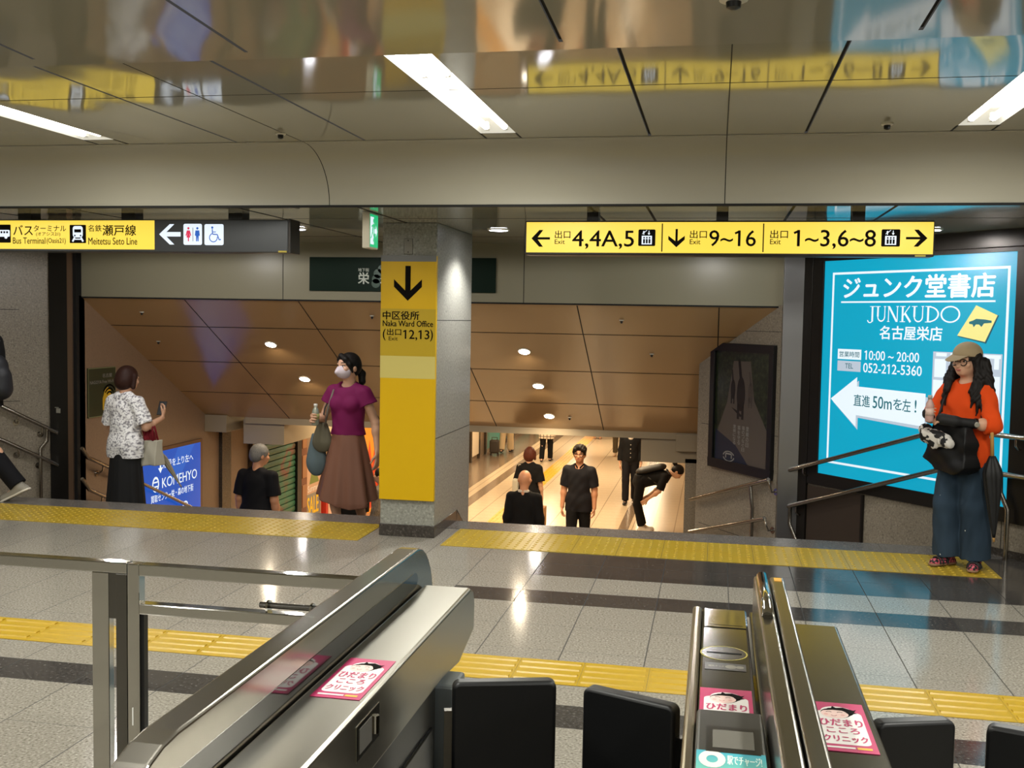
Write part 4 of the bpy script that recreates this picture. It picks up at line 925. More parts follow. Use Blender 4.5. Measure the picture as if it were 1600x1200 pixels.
# ------------------------------------------------------------------ steel barrier left of the gates
bf = thing('barrier_fence', 'polished square steel fence ending at the left picture edge', 'fence', (-2.4, 2.66, 0))
MB().box((-3.4, 2.645, .872), (-1.59, 2.680, .903)).build('top_rail', M_mirror, bf, bevel=.003)
MB().box((-1.70, 2.648, .0), (-1.648, 2.676, .872)).build('post', M_mirror, bf, bevel=.003); MB().box((-1.625, 2.645, .0), (-1.590, 2.680, .872)).build('post', M_steel_dk, bf, bevel=.003)
MB().box((-1.648, 2.650, .742), (-1.625, 2.674, .872)).build('lock_plate', M_steel_dk, bf); MB().box((-1.592, 2.655, .75), (-1.586, 2.672, .81)).build('latch', M_blackplastic, bf)
MB().box((-1.69, 2.64, 0), (-1.60, 2.69, .03)).build('base', M_blackplastic, bf)
MB().box((-3.3, 2.648, 0), (-3.25, 2.676, .872)).build('post', M_mirror, bf, bevel=.003)
bg = thing('barrier_gate', 'polished square steel swing gate running behind the left ticket gate', 'gate', (-1.15, 2.65, 0))
MB().box((-1.580, 2.63, .10), (-1.545, 2.665, .905)).build('post', M_mirror, bg, bevel=.003); MB().box((-1.545, 2.63, .872), (-.765, 2.665, .905)).build('top_rail', M_mirror, bg, bevel=.003)
MB().box((-1.545, 2.63, .765), (-.765, 2.665, .795)).build('middle_rail', M_mirror, bg, bevel=.003); MB().box((-1.545, 2.64, .10), (-1.535, 2.66, .765)).build('inner_edge', M_blackplastic, bg)
MB().box((-.80, 2.63, .0), (-.765, 2.665, .872)).build('post', M_mirror, bg, bevel=.003)
MB().tube([(-1.195, 2.648, .812), (-1.03, 2.648, .812)], .008, 12).build('bolt', M_steel_dk, bg, smooth=True)
for x in (-1.17, -1.045): MB().lathe((x, 2.648, .808), (1, 0, 0), [(.0, -.003), (.018, -.003), (.018, .003), (0, .003)], 16).build('bolt_guide', M_mirror, bg)
MB().box((-1.566, 2.6285, .45), (-1.563, 2.6305, .50)).build('sticker_line', M_white, bg)

# ------------------------------------------------------------------ people: bodies and clothes grown from blended limb volumes
def surface_net(D, lo, v):
    s = D < 0; nx, ny, nz_ = D.shape
    c = np.zeros((nx - 1, ny - 1, nz_ - 1), np.int8)
    for i in (0, 1):
        for j in (0, 1):
            for k in (0, 1): c += s[i:nx - 1 + i, j:ny - 1 + j, k:nz_ - 1 + k]
    I = np.argwhere((c > 0) & (c < 8)); idx = -np.ones(c.shape, np.int64); idx[tuple(I.T)] = np.arange(len(I))
    acc = np.zeros((len(I), 3)); cnt = np.zeros(len(I))
    corners = [(i, j, k) for i in (0, 1) for j in (0, 1) for k in (0, 1)]
    for a in corners:
        for ax in range(3):
            if a[ax]: continue
            b_ = list(a); b_[ax] = 1
            d0 = D[I[:, 0] + a[0], I[:, 1] + a[1], I[:, 2] + a[2]]; d1 = D[I[:, 0] + b_[0], I[:, 1] + b_[1], I[:, 2] + b_[2]]
            m = (d0 < 0) != (d1 < 0); t = np.where(m, d0 / np.where(m, d0 - d1, 1), 0)
            p = np.array(a, float)[None, :].repeat(len(I), 0); p[:, ax] = t
            acc[m] += p[m]; cnt[m] += 1
    V = lo + (I + acc / cnt[:, None]) * v; F = []
    for ax in range(3):
        o = [1 if q == ax else 0 for q in range(3)]
        A_ = s[:nx - o[0], :ny - o[1], :nz_ - o[2]]; B_ = s[o[0]:, o[1]:, o[2]:]
        E_ = np.argwhere(A_ != B_); u_, w_ = [q for q in range(3) if q != ax]
        ok = (E_[:, u_] > 0) & (E_[:, w_] > 0) & (E_[:, u_] < c.shape[u_]) & (E_[:, w_] < c.shape[w_]); E_ = E_[ok]
        q = []
        for du, dw in ((-1, -1), (0, -1), (0, 0), (-1, 0)):
            t = E_.copy(); t[:, u_] += du; t[:, w_] += dw; q.append(idx[tuple(t.T)])
        q = np.stack(q, 1); fl = A_[tuple(E_.T)]
        if ax == 1: fl = ~fl
        q[~fl] = q[~fl][:, ::-1]; F.append(q)
    F = np.concatenate(F); return V, F[(F >= 0).all(1)]
class Vol:
    def __init__(s, v): s.v = v; s.p = []; s.cuts = []; s.noise = None
    def cone(s, a, b, ra, rb=None, k=.02, neg=False, flat=None, cap=0, shell=0):
        s.p.append(('c', np.array(a, float), np.array(b, float), ra, ra if rb is None else rb, k, neg, flat, cap)); return s
    def ell(s, c, r, k=.02, neg=False, R=None): s.p.append(('e', np.array(c, float), np.array(r, float), R, 0, k, neg, None, 0)); return s
    def fn(s, f, lo, hi, k=.01, neg=False): s.p.append(('f', np.array(lo, float), np.array(hi, float), f, 0, k, neg, None, 0)); return s
    def chain(s, pts, rs, k=.01, **kw):
        for i in range(len(pts) - 1): s.cone(pts[i], pts[i + 1], rs[i], rs[i + 1], k, **kw)
        return s
    def cut(s, pt, n): s.cuts.append((np.array(pt, float), np.array(n, float) / np.linalg.norm(n))); return s   # removes the side n points to
    def bounds(s):
        lo, hi = np.full(3, 1e9), np.full(3, -1e9)
        for t, a, b, c, d, k, neg, fl, cap in s.p:
            if neg: continue
            if t == 'c': r = max(c, d); l, h = np.minimum(a, b) - r, np.maximum(a, b) + r
            elif t == 'e': r = b.max() if c is not None else b; l, h = a - r, a + r
            else: l, h = a, b
            lo = np.minimum(lo, l); hi = np.maximum(hi, h)
        return lo - 4 * s.v, hi + 4 * s.v
    def build(s, name, m, parent=None):
        lo, hi = s.bounds(); v = s.v; n = np.ceil((hi - lo) / v).astype(int) + 1
        D = np.full(n, .5, np.float32); ax = [lo[i] + np.arange(n[i]) * v for i in range(3)]
        for t, a, b, c, d, k, neg, fl, cap in s.p:
            if t == 'c': r = max(c, d); l, h = np.minimum(a, b) - r, np.maximum(a, b) + r
            elif t == 'e': r = b.max() if c is not None else b; l, h = a - r, a + r
            else: l, h = a, b
            mg = k + 3 * v
            i0 = np.clip(np.floor((l - mg - lo) / v).astype(int), 0, n); i1 = np.clip(np.ceil((h + mg - lo) / v).astype(int) + 1, 0, n)
            if (i1 <= i0).any(): continue
            X, Y, Z_ = np.meshgrid(*[ax[i][i0[i]:i1[i]] for i in range(3)], indexing='ij')
            if t == 'c':
                px, py, pz = X - a[0], Y - a[1], Z_ - a[2]; ba = b - a
                tt_ = None
                if cap:
                    L = np.linalg.norm(ba) or 1; dn_ = ba / L; along = px * dn_[0] + py * dn_[1] + pz * dn_[2] - L
                    al0 = along + L
                if fl is not None:
                    nn = np.array(fl[0], float); nn /= np.linalg.norm(nn); q = (px * nn[0] + py * nn[1] + pz * nn[2]) * (1 / fl[1] - 1)
                    px, py, pz = px + q * nn[0], py + q * nn[1], pz + q * nn[2]; ba = ba + nn * (ba @ nn) * (1 / fl[1] - 1)
                l2 = max(ba @ ba, 1e-9); tt = np.clip((px * ba[0] + py * ba[1] + pz * ba[2]) / l2, 0, 1)
                dist = np.sqrt((px - ba[0] * tt) ** 2 + (py - ba[1] * tt) ** 2 + (pz - ba[2] * tt) ** 2) - (c + (d - c) * tt)
                if cap: dist = np.maximum(dist, along)
                if cap == 2: dist = np.maximum(dist, -al0)
            elif t == 'e':
                px, py, pz = X - a[0], Y - a[1], Z_ - a[2]
                if c is not None: R = np.array(c); px, py, pz = [R[0][i] * px + R[1][i] * py + R[2][i] * pz for i in range(3)]
                q0 = np.sqrt((px / b[0]) ** 2 + (py / b[1]) ** 2 + (pz / b[2]) ** 2); q1 = np.sqrt((px / b[0] ** 2) ** 2 + (py / b[1] ** 2) ** 2 + (pz / b[2] ** 2) ** 2)
                dist = q0 * (q0 - 1) / np.maximum(q1, 1e-6)
            else: dist = c(X, Y, Z_)
            sl = tuple(slice(i0[i], i1[i]) for i in range(3)); cur = D[sl]; kk = max(k, 1e-5)
            if neg:
                dist = -dist; hh = np.maximum(kk - np.abs(cur - dist), 0) / kk; D[sl] = np.maximum(cur, dist) + hh * hh * kk * .25
            else:
                hh = np.maximum(kk - np.abs(cur - dist), 0) / kk; D[sl] = np.minimum(cur, dist) - hh * hh * kk * .25
        if s.cuts or s.noise:
            X, Y, Z_ = np.meshgrid(*ax, indexing='ij')
            if s.noise: D = D + s.noise(X, Y, Z_).astype(np.float32)
            for p, nn in s.cuts: D = np.maximum(D, (X - p[0]) * nn[0] + (Y - p[1]) * nn[1] + (Z_ - p[2]) * nn[2])
        V, F = surface_net(D, lo, v)
        me = bpy.data.meshes.new(name); me.vertices.add(len(V)); me.vertices.foreach_set('co', V.astype(np.float32).ravel())
        me.loops.add(len(F) * 4); me.polygons.add(len(F)); me.loops.foreach_set('vertex_index', F.astype(np.int32).ravel())
        me.polygons.foreach_set('loop_start', np.arange(0, len(F) * 4, 4, dtype=np.int32)); me.polygons.foreach_set('use_smooth', np.ones(len(F), bool))
        me.update(calc_edges=True); me.validate(); me.materials.append(m)
        o = bpy.data.objects.new(name, me); COL.objects.link(o)
        if parent is not None: o.parent = parent
        return o

SKIN = mat('skin', 'c99b7e', .5); SKIN2 = mat('skin warm', 'c88f6c', .5); LIP = mat('lips', 'a85a52', .45); EYEW = mat('eye white', 'd8d2c8', .3); IRIS = mat('iris', '1b110c', .2); BROW = mat('eyebrow', '1f1612', .7)
def hairmat(n, c, c2):
    m = mat(n, c, .55, spec=.2); N = NT(m); co = N.n('ShaderNodeTexCoord').outputs['Object']; mp = N.n('ShaderNodeMapping'); mp.inputs['Scale'].default_value = (160, 160, 12); N.l(co, mp.inputs[0])
    f = N.noise(1., 2., mp.outputs[0]); N.l(N.mix(f, lin(c), lin(c2)), N.b.inputs['Base Color']); N.bump(f, .35, .004); return m
HAIRB = hairmat('black hair', '0c0a09', '1d1815'); HAIRBR = hairmat('brown hair', '22120d', '3b221a'); HAIRG = hairmat('grey hair', '4a4a4a', '8c8a86'); HAIRR = hairmat('reddish hair', '3a1a12', '5e2f20')
def cloth(n, c, rough=.85, fold=.25, c2=None, scale=5):
    m = mat(n, c, rough, spec=.25); N = NT(m); co = N.n('ShaderNodeTexCoord').outputs['Object']; mp = N.n('ShaderNodeMapping'); mp.inputs['Scale'].default_value = (1, 1, .35); N.l(co, mp.inputs[0])
    f = N.noise(scale * 3, 2., mp.outputs[0]); N.bump(f, fold, .02)
    if c2: N.l(N.mix(f, lin(c), lin(c2)), N.b.inputs['Base Color'])
    return m

def A3(*p): return np.array(p, float)
class Person:
    """upright figure facing +Y, right hand on +X, origin between the feet; all lengths scale with height h"""
    def __init__(s, h, loc, heading, label, v=.008, skin=SKIN, build=1., male=False, lean=0., head_yaw=0., head_pitch=0., arms=None, legs=None, name='person'):
        s.h = h; s.v = v; s.bw = build; s.skin = skin; s.label = label; s.male = male
        s.loc = Vector(loc); s.rot = math.atan2(-heading[0], heading[1]); s.lean = math.radians(lean)
        s.hy, s.hp = math.radians(head_yaw), math.radians(head_pitch)
        sw = .102 if male else .093; sw *= build ** .5
        s.sh = {1: s.T(A3(sw, -.004, .795)), -1: s.T(A3(-sw, -.004, .795))}
        arms = arms or {}; s.el, s.wr, s.hd, s.pn, s.curl = {}, {}, {}, {}, {}
        for sd in (1, -1):
            a = arms.get(sd, {})
            s.el[sd] = s.T(A3(*a.get('el', (sd * (sw + .024), -.012, .64))), a.get('up', True)); s.wr[sd] = s.T(A3(*a.get('wr', (sd * (sw + .032), .025, .49))), a.get('up', True))
            d = A3(*a.get('hd', (0, .12, -1))); s.hd[sd] = s.T(d, a.get('up', True), True); s.pn[sd] = s.T(A3(*a.get('pn', (-sd, 0, 0))), a.get('up', True), True); s.curl[sd] = a.get('curl', .5)
        legs = legs or {}; s.hip, s.kn, s.an, s.ft = {}, {}, {}, {}
        for sd in (1, -1):
            l = legs.get(sd, {})
            s.hip[sd] = A3(sd * .05, 0, .515) * h; s.kn[sd] = A3(*l.get('kn', (sd * .052, .012, .283))) * h; s.an[sd] = A3(*l.get('an', (sd * .05, -.012, .045))) * h
            s.ft[sd] = A3(*l.get('ft', (sd * .12, 1, 0))); s.ft[sd] /= np.linalg.norm(s.ft[sd])
    def T(s, p, up=True, vec=False):          # lean the trunk about the hips, scale to metres
        p = np.array(p, float)
        if up and s.lean:
            c, sn = math.cos(s.lean), math.sin(s.lean); z0 = 0 if vec else .53; y, z = p[1], p[2] - z0
            p = A3(p[0], y * c + z * sn, -y * sn + z * c + z0)
        return p if vec else p * s.h
    def H(s, p, vec=False):                   # head frame: turn and nod about the neck
        p = np.array(p, float); q = p if vec else p - A3(0, 0, .86)
        c, sn = math.cos(s.hp), math.sin(s.hp); q = A3(q[0], q[1] * c - q[2] * sn, q[1] * sn + q[2] * c)
        c, sn = math.cos(s.hy), math.sin(s.hy); q = A3(q[0] * c - q[1] * sn, q[0] * sn + q[1] * c, q[2])
        return s.T(q, True, True) if vec else s.T(q + A3(0, 0, .86))
    def HR(s):                                # rotation matrix of the head frame
        return np.stack([s.H(A3(1, 0, 0), True), s.H(A3(0, 1, 0), True), s.H(A3(0, 0, 1), True)], 1)
    def TR(s): return np.stack([s.T(A3(1, 0, 0), True, True), s.T(A3(0, 1, 0), True, True), s.T(A3(0, 0, 1), True, True)], 1)
    def hand(s, V, sd, sc=1.):
        h = s.h; w0 = s.wr[sd]; d = s.hd[sd] / np.linalg.norm(s.hd[sd]); n = s.pn[sd] - d * (s.pn[sd] @ d); n /= np.linalg.norm(n)
        lat = np.cross(d, n) * sd; lat = -lat if False else lat   # towards the thumb
        q = .052 * h; kn = w0 + d * q; cu = s.curl[sd]; r = max(.0050 * h, s.v * .85)
        for t in (-1, 1): V.cone(w0 + lat * t * .008 * h, kn + lat * t * .013 * h, .0115 * h, .0105 * h, .012, flat=(n, .62))
        for i, L in enumerate((.040, .045, .042, .034)):
            base = kn + lat * (.0195 - .013 * i) * h; a1 = cu * (.7 + .08 * i); d1 = d * math.cos(a1) + n * math.sin(a1); a2 = cu * (1.75 + .1 * i); d2 = d * math.cos(a2) + n * math.sin(a2); a3 = cu * 2.5; d3 = d * math.cos(a3) + n * math.sin(a3)
            p1 = base + d1 * L * .46 * h; p2 = p1 + d2 * L * .32 * h; p3 = p2 + d3 * L * .22 * h
            V.chain([base - d * .006 * h, p1, p2, p3], [r * 1.1, r * 1.02, r * .95, r * .85], .004)
        b0 = w0 + d * .016 * h + lat * .014 * h; td = d * .72 + lat * .62 + n * (.25 + .3 * cu); td /= np.linalg.norm(td); p1 = b0 + td * .028 * h; td2 = d * .9 + lat * .15 + n * (.3 + .4 * cu); td2 /= np.linalg.norm(td2)
        V.chain([b0, p1, p1 + td2 * .024 * h], [r * 1.5, r * 1.15, r * .95], .008)
    def body(s, hands=(1, -1), legs=True, feet=False):
        h, bw = s.h, s.bw; V = Vol(s.v); T, Hh = s.T, s.H; HR = s.HR(); TR = s.TR()
        V.ell(Hh((0, .004, .942)), A3(.046, .058, .058) * h, .02, R=HR); V.ell(Hh((0, .022, .908)), A3(.037, .044, .042) * h, .03, R=HR); V.ell(Hh((0, .040, .884)), A3(.018, .018, .014) * h, .02, R=HR)
        V.cone(Hh((0, .058, .936)), Hh((0, .071, .914)), .0055 * h, .0085 * h, .008)
        for sx in (-1, 1):
            V.ell(Hh((sx * .020, .064, .9345)), A3(.012, .009, .0075) * h, .012, neg=True, R=HR); V.ell(Hh((sx * .028, .046, .918)), A3(.014, .012, .012) * h, .014, R=HR)
            V.ell(Hh((sx * .0475, -.002, .924)), A3(.0065, .013, .019) * h, .006, R=HR); V.cone(Hh((sx * .010, .056, .9465)), Hh((sx * .030, .050, .9465)), .006 * h, .005 * h, .012)
        V.ell(Hh((0, .058, .897)), A3(.014, .008, .007) * h, .010, R=HR)
        V.cone(T((0, -.010, .82)), Hh((0, -.004, .89)), .034 * h * bw ** .3, .031 * h, .03)
        [V.cone(s.T((sx * .02, -.008, .822)), s.sh[sx] * .9 + s.sh[-sx] * .1, .022 * h, .027 * h, .03) for sx in (-1, 1)]
        for c, r in (((0, .0, .745), (.088, .056, .085)), ((0, .0, .64), (.074, .052, .09)), ((0, -.006, .54), (.088, .060, .07))): V.ell(T(c), A3(*r) * h * A3(bw, bw, 1), .04, R=TR)
        k = 1.15 if s.male else 1.0; k *= bw ** .5
        for sd in (1, -1):
            V.cone(s.sh[sd], s.el[sd], .0295 * h * k, .0225 * h * k, .025); V.cone(s.el[sd], s.wr[sd], .0225 * h * k, .0145 * h * k, .015)
            mid = s.el[sd] * .72 + s.wr[sd] * .28; V.ell(mid, A3(.0235, .0235, .03) * h * k, .02)
            if sd in hands: s.hand(V, sd)
            V.cone(s.hip[sd], s.kn[sd], .046 * h * bw, .031 * h, .03); V.cone(s.kn[sd], s.an[sd], .030 * h, .0195 * h, .02); c = s.kn[sd] * .7 + s.an[sd] * .3; V.ell(c - A3(0, .008 * h, 0), A3(.029, .031, .06) * h, .02)
            f = s.ft[sd]; heel = s.an[sd] - f * .022 * h - A3(0, 0, .022) * h; toe = s.an[sd] + f * .085 * h - A3(0, 0, .030) * h + A3(0, 0, 0); V.cone(s.an[sd], heel, .019 * h, .018 * h, .01); V.cone(s.an[sd] - A3(0, 0, .012) * h, toe, .020 * h, .014 * h, .02, flat=((0, 0, 1), .8))
        o = V.build('person', s.skin); o.location = s.loc; o.rotation_euler = (0, 0, s.rot); tag(o, s.label, 'person'); s.o = o; bpy.context.view_layer.update()
        return o
    def W(s, p): c, sn = math.cos(s.rot), math.sin(s.rot); return Vector((p[0] * c - p[1] * sn, p[0] * sn + p[1] * c, p[2])) + s.loc
    def child(s, V, name, m): return V.build(name, m, s.o)
    def face(s, mask=None, glasses=None, brow=True):
        h = s.h; HR = Matrix(s.HR().tolist())
        for sx in (-1, 1):
            b = MB(); b.ell(s.H((sx * .0205, .0485, .934)), (.0095 * h, .0085 * h, .0058 * h), 12, 8, HR); ey = sub(b.build('eye', EYEW, None, smooth='all'), s.o)
            b = MB(); b.ell(s.H((sx * .0205, .0535, .934)), (.0050 * h, .0046 * h, .0052 * h), 10, 6, HR); sub(b.build('iris', IRIS, None, smooth='all'), ey)
            if brow: b = MB(); b.tube([s.H((sx * .010, .0605, .9505)), s.H((sx * .021, .0585, .9535)), s.H((sx * .033, .0505, .951))], [.0022 * h, .0026 * h, .0014 * h], 8); b.build('eyebrow', BROW, None, smooth='all').parent = s.o
            b = MB(); b.tube([s.H((sx * .011, .0555, .9375)), s.H((sx * .0205, .0575, .9402)), s.H((sx * .031, .0515, .9375))], .0013 * h, 6); sub(b.build('eyelid', BROW, None, smooth='all'), ey)
        if not mask:
            b = MB(); b.ell(s.H((0, .0655, .8985)), (.0135 * h, .004 * h, .0026 * h), 14, 8, HR); b.ell(s.H((0, .0645, .8945)), (.0115 * h, .0045 * h, .0030 * h), 14, 8, HR); b.build('lips', LIP, None, smooth='all').parent = s.o
        if glasses:
            b = MB()
            for sx in (-1, 1):
                b.tube([s.H((sx * .0225 + .0165 * math.cos(a), .0665 - .004 * abs(math.cos(a)), .931 + .0145 * math.sin(a))) for a in [2 * PI * i / 20 for i in range(21)]], .0022 * h if glasses == 'thick' else .0014 * h, 8)
                b.tube([s.H((sx * .0385, .063, .936)), s.H((sx * .049, .045, .938)), s.H((sx * .0505, .004, .934))], .0018 * h, 8)
            b.tube([s.H((-.007, .0685, .934)), s.H((0, .0705, .936)), s.H((.007, .0685, .934))], .0017 * h, 8); b.build('glasses', mat('glasses frame', '0b0a0a', .25), None, smooth='all').parent = s.o
        if mask:
            V = Vol(s.v * .8); V.ell(s.H((0, .030, .905)), A3(.043, .048, .038) * h, .01, R=s.HR()); V.cone(s.H((0, .050, .930)), s.H((0, .078, .902)), .010 * h, .012 * h, .02)
            V.cut(s.H((0, .018, .9)), s.H((0, -1, 0), True)); mk = s.child(V, 'face_mask', mask)
            b = MB(); [b.tube([s.H((sx * .040, .03, .915)), s.H((sx * .052, .0, .925))], .0016 * h, 6) for sx in (-1, 1)]; sub(b.build('mask_strap', mask, None), mk)
    def trunk(s, V, inf, belly=1., chest=1.):
        h, bw = s.h, s.bw; TR = s.TR(); f = A3(inf, inf, inf)
        V.ell(s.T((0, .002, .745)), A3(.094 * chest, .060 * chest, .092) * h * A3(bw, bw, 1) + f, .04, R=TR); V.ell(s.T((0, .002, .64)), A3(.083 * belly, .060 * belly, .10) * h * A3(bw, bw, 1) + f, .06, R=TR); V.ell(s.T((0, -.004, .55)), A3(.094 * belly, .066 * belly, .085) * h * A3(bw, bw, 1) + f, .05, R=TR)
        [V.cone(s.T((sx * .026, -.008, .822)), s.sh[sx] * .93 + s.sh[-sx] * .07, .024 * h + inf * .8, .0275 * h + inf * .7, .03) for sx in (-1, 1)]; V.cone(s.T((-.026, -.008, .822)), s.T((.026, -.008, .822)), .024 * h + inf * .8, None, .02)
    def top(s, m, hem=.50, sleeve=.62, inf=.012, neck=.036, flare=.012, name='shirt', wr=.0025, bust=0., belly=1., vneck=0, cuff=None, chest=1., sl_r=1.):
        h = s.h; V = Vol(s.v); s.trunk(V, inf, belly, chest); k = (1.15 if s.male else 1.) * s.bw ** .5
        if bust:
            for sx in (-1, 1): V.ell(s.T((sx * .042, .048, .735)), A3(.042, .032, .04) * h * bust, .03)
        if hem < .5:
            V.cone(s.T((-.045, -.003, .55)), s.T((-.048, -.003, hem - .03)), .056 * h * s.bw + inf, .058 * h * s.bw + inf, .05); V.cone(s.T((.045, -.003, .55)), s.T((.048, -.003, hem - .03)), .056 * h * s.bw + inf, .058 * h * s.bw + inf, .05)
        for sd in (1, -1):
            sv = sleeve[sd] if isinstance(sleeve, dict) else sleeve
            if sv <= 1: e = s.sh[sd] + (s.el[sd] - s.sh[sd]) * sv; V.cone(s.sh[sd], e, (.0295 * h * k + inf * .7) * sl_r, (.026 * h * k + inf * .8 + flare) * sl_r, .03, cap=1)
            else:
                V.cone(s.sh[sd], s.el[sd], (.0295 * h * k + inf * .7) * sl_r, (.026 * h * k + inf * .8) * sl_r, .03); e = s.el[sd] + (s.wr[sd] - s.el[sd]) * (sv - 1); V.cone(s.el[sd], e, (.026 * h * k + inf * .8) * sl_r, (.019 * h * k + inf * .7 + flare) * sl_r, .02, cap=1)
        V.ell(s.T((0, .018 + vneck * .3, .858)), A3(neck + .006, neck + .012, .034 + vneck) * h, .006, neg=True, R=s.TR())
        V.cut(s.T((0, 0, hem)), s.T((0, 0, -1), True, True)); seed = random.random() * 9
        if wr: V.noise = lambda X, Y, Z_: wr * (np.sin(38 * Z_ + 9 * np.sin(7 * X + seed) + 14 * Y) * .6 + np.sin(21 * X - 30 * Z_ + 8 * np.sin(11 * Y)) * .5)
        return s.child(V, name, m)
    def trousers(s, m, inf=.010, hem=.05, wide=0., waist=.60, name='trousers', wr=.002):
        h = s.h; V = Vol(s.v); bw = s.bw
        V.ell(A3(0, -.004, .55) * h, A3(.090, .064, .09) * h * A3(bw, bw, 1) + inf, .04); V.ell(A3(0, -.012, .515) * h, A3(.088, .066, .06) * h * A3(bw, bw, 1) + inf * .6, .04)
        for sd in (1, -1):
            V.cone(s.hip[sd], s.kn[sd], .050 * h * bw + inf, .034 * h + inf + wide * .5, .025); d = s.an[sd] - s.kn[sd]; e = s.kn[sd] + d * min(1.0, (s.kn[sd][2] - hem * h) / max(s.kn[sd][2] - s.an[sd][2], .05)); V.cone(s.kn[sd], e, .034 * h + inf + wide * .5, .025 * h + inf + wide, .02, cap=1)
        V.cut(A3(0, 0, waist) * h, (0, 0, 1)); seed = random.random() * 9
        V.noise = lambda X, Y, Z_: wr * (np.sin(30 * Z_ + 8 * np.sin(13 * X + seed)) * .6 + np.sin(60 * X + 10 * Z_) * .5)
        return s.child(V, name, m)
    def skirt(s, m, waist=.62, hem=.27, r0=.075, r1=.16, pleats=9, amp=.12, dip=0., flat=.72, name='skirt', off=(0, 0)):
        h = s.h; V = Vol(s.v); seed = .7
        def f(X, Y, Z_):
            t = np.clip((waist * h - Z_) / ((waist - hem) * h), 0, 1); cx = off[0] * t * h; cy = off[1] * t * h; x = X - cx; y = (Y - cy) / flat; th = np.arctan2(y, x)
            R = (r0 + (r1 - r0) * t ** .9) * h * (1 + amp * t ** .7 * np.sin(pleats * th + seed + 1.5 * np.sin(2 * th)) + amp * .4 * t * np.sin((2 * pleats + 1) * th))
            d = (np.sqrt(x * x + y * y) - R) * .75
            if s.v < .009: d = np.maximum(d, np.where(Z_ < (waist - .05) * h, -(d + .013), -1))
            return np.maximum(np.maximum(d, Z_ - waist * h), hem * h + dip * h * np.sin(2 * th + .6) - Z_)
        V.fn(f, (-(r1 + abs(off[0])) * 1.3 * h, -(r1 + abs(off[1])) * 1.3 * h, (hem - abs(dip) - .01) * h), ((r1 + abs(off[0])) * 1.3 * h, (r1 + abs(off[1])) * 1.3 * h, (waist + .01) * h))
        return s.child(V, name, m)
    def shoes(s, m, sole=None, L=.088, wid=1., hgt=1., name='shoe'):
        h = s.h
        for sd in (1, -1):
            f = s.ft[sd]; an = s.an[sd]; up = A3(0, 0, 1) - f * f[2]; up /= np.linalg.norm(up); V = Vol(max(s.v * .8, .004)); base = an - up * .030 * h
            V.cone(base - f * .020 * h, base + f * L * h, .023 * h * wid, .021 * h * wid, .01, flat=(up, .85)); V.cone(an - up * .006 * h, base + f * .035 * h, .025 * h * wid, .021 * h * wid, .02)
            V.cut(an - up * .041 * h, -up); V.cut(an + up * .016 * h * hgt, up); sho = s.child(V, name, m)
            if sole:
                V = Vol(max(s.v * .8, .004)); V.cone(base - f * .022 * h - up * .008 * h, base + f * (L + .002) * h - up * .008 * h, .0255 * h * wid, .0235 * h * wid, .01, flat=(up, .6)); V.cut(an - up * .034 * h, up); V.cut(an - up * .0445 * h, -up); V.build('sole', sole, sho)
    def hair(s, style, m, v=None):
        h = s.h; V = Vol(v or s.v); Hh = s.H; HR = s.HR()
        V.ell(Hh((0, -.004, .950)), A3(.0535, .0635, .0585) * h, .01, R=HR)
        if style in ('bob',):
            V.ell(Hh((0, -.022, .918)), A3(.057, .050, .060) * h, .02, R=HR); 
            for sx in (-1, 1): V.cone(Hh((sx * .045, .012, .95)), Hh((sx * .050, .012, .885)), .016 * h, .013 * h, .015)
        if style in ('short', 'swept'):
            V.ell(Hh((0, -.026, .925)), A3(.049, .040, .045) * h, .02, R=HR)
            for sx in (-1, 1): V.cone(Hh((sx * .045, .008, .955)), Hh((sx * .049, .012, .928)), .010 * h, .006 * h, .01)
        if style == 'swept':
            V.ell(Hh((0, -.002, .972)), A3(.0575, .064, .044) * h, .02, R=HR)
            for a, b_, r0, r1 in (((-.008, .050, .992), (-.040, .054, .972), .017, .014), ((-.040, .054, .972), (-.050, .038, .944), .014, .007), ((.004, .050, .994), (.034, .056, .974), .017, .015), ((.034, .056, .974), (.050, .040, .948), .015, .007), ((.010, .054, .99), (.022, .062, .964), .012, .005), ((-.02, .056, .984), (-.026, .062, .962), .011, .005)):
                V.cone(Hh(a), Hh(b_), r0 * h, r1 * h, .010)
            V.noise = lambda X, Y, Z_: .003 * np.sin(150 * X + 60 * Z_) + .002 * np.sin(190 * Y)
        if style == 'long':
            V.ell(Hh((0, -.026, .912)), A3(.056, .048, .070) * h, .02, R=HR); TT = s.T
            for sx in (-1, 1):
                for q in range(3):
                    o = q * .011; V.chain([Hh((sx * (.046 + .2 * o), .014 - o, .958)), Hh((sx * (.055 + .3 * o), .008 - o, .90)), TT((sx * (.060 + o), .030 - o * .5, .845)), TT((sx * (.058 + o * 1.2), .058 - o, .80 - o)), TT((sx * (.070 + o * 1.5), .060 - o, .765 - o * 2)), TT((sx * (.062 + o * 2), .066 - o, .73 - o * 3))], [.014 * h, .015 * h, .013 * h, .011 * h, .009 * h, .003 * h], .012)
                for q in range(4):
                    o = q * .012; V.chain([Hh((sx * (.030 + o), -.035 + o * .3, .92)), TT((sx * (.055 + o), -.045 + o, .85)), TT((sx * (.080 + o), -.040 + o, .775)), TT((sx * (.072 + o), -.05 + o, .715)), TT((sx * (.088 + o * 1.4), -.052 + o, .66 + o * .5)), TT((sx * (.082 + o * 2), -.05 + o, .63 + o))], [.028 * h, .025 * h, .019 * h, .014 * h, .009 * h, .003 * h], .012)
            V.chain([Hh((0, -.04, .92)), TT((0, -.05, .83)), TT((0, -.062, .72)), TT((.02, -.064, .66))], [.045 * h, .05 * h, .04 * h, .008 * h], .02)
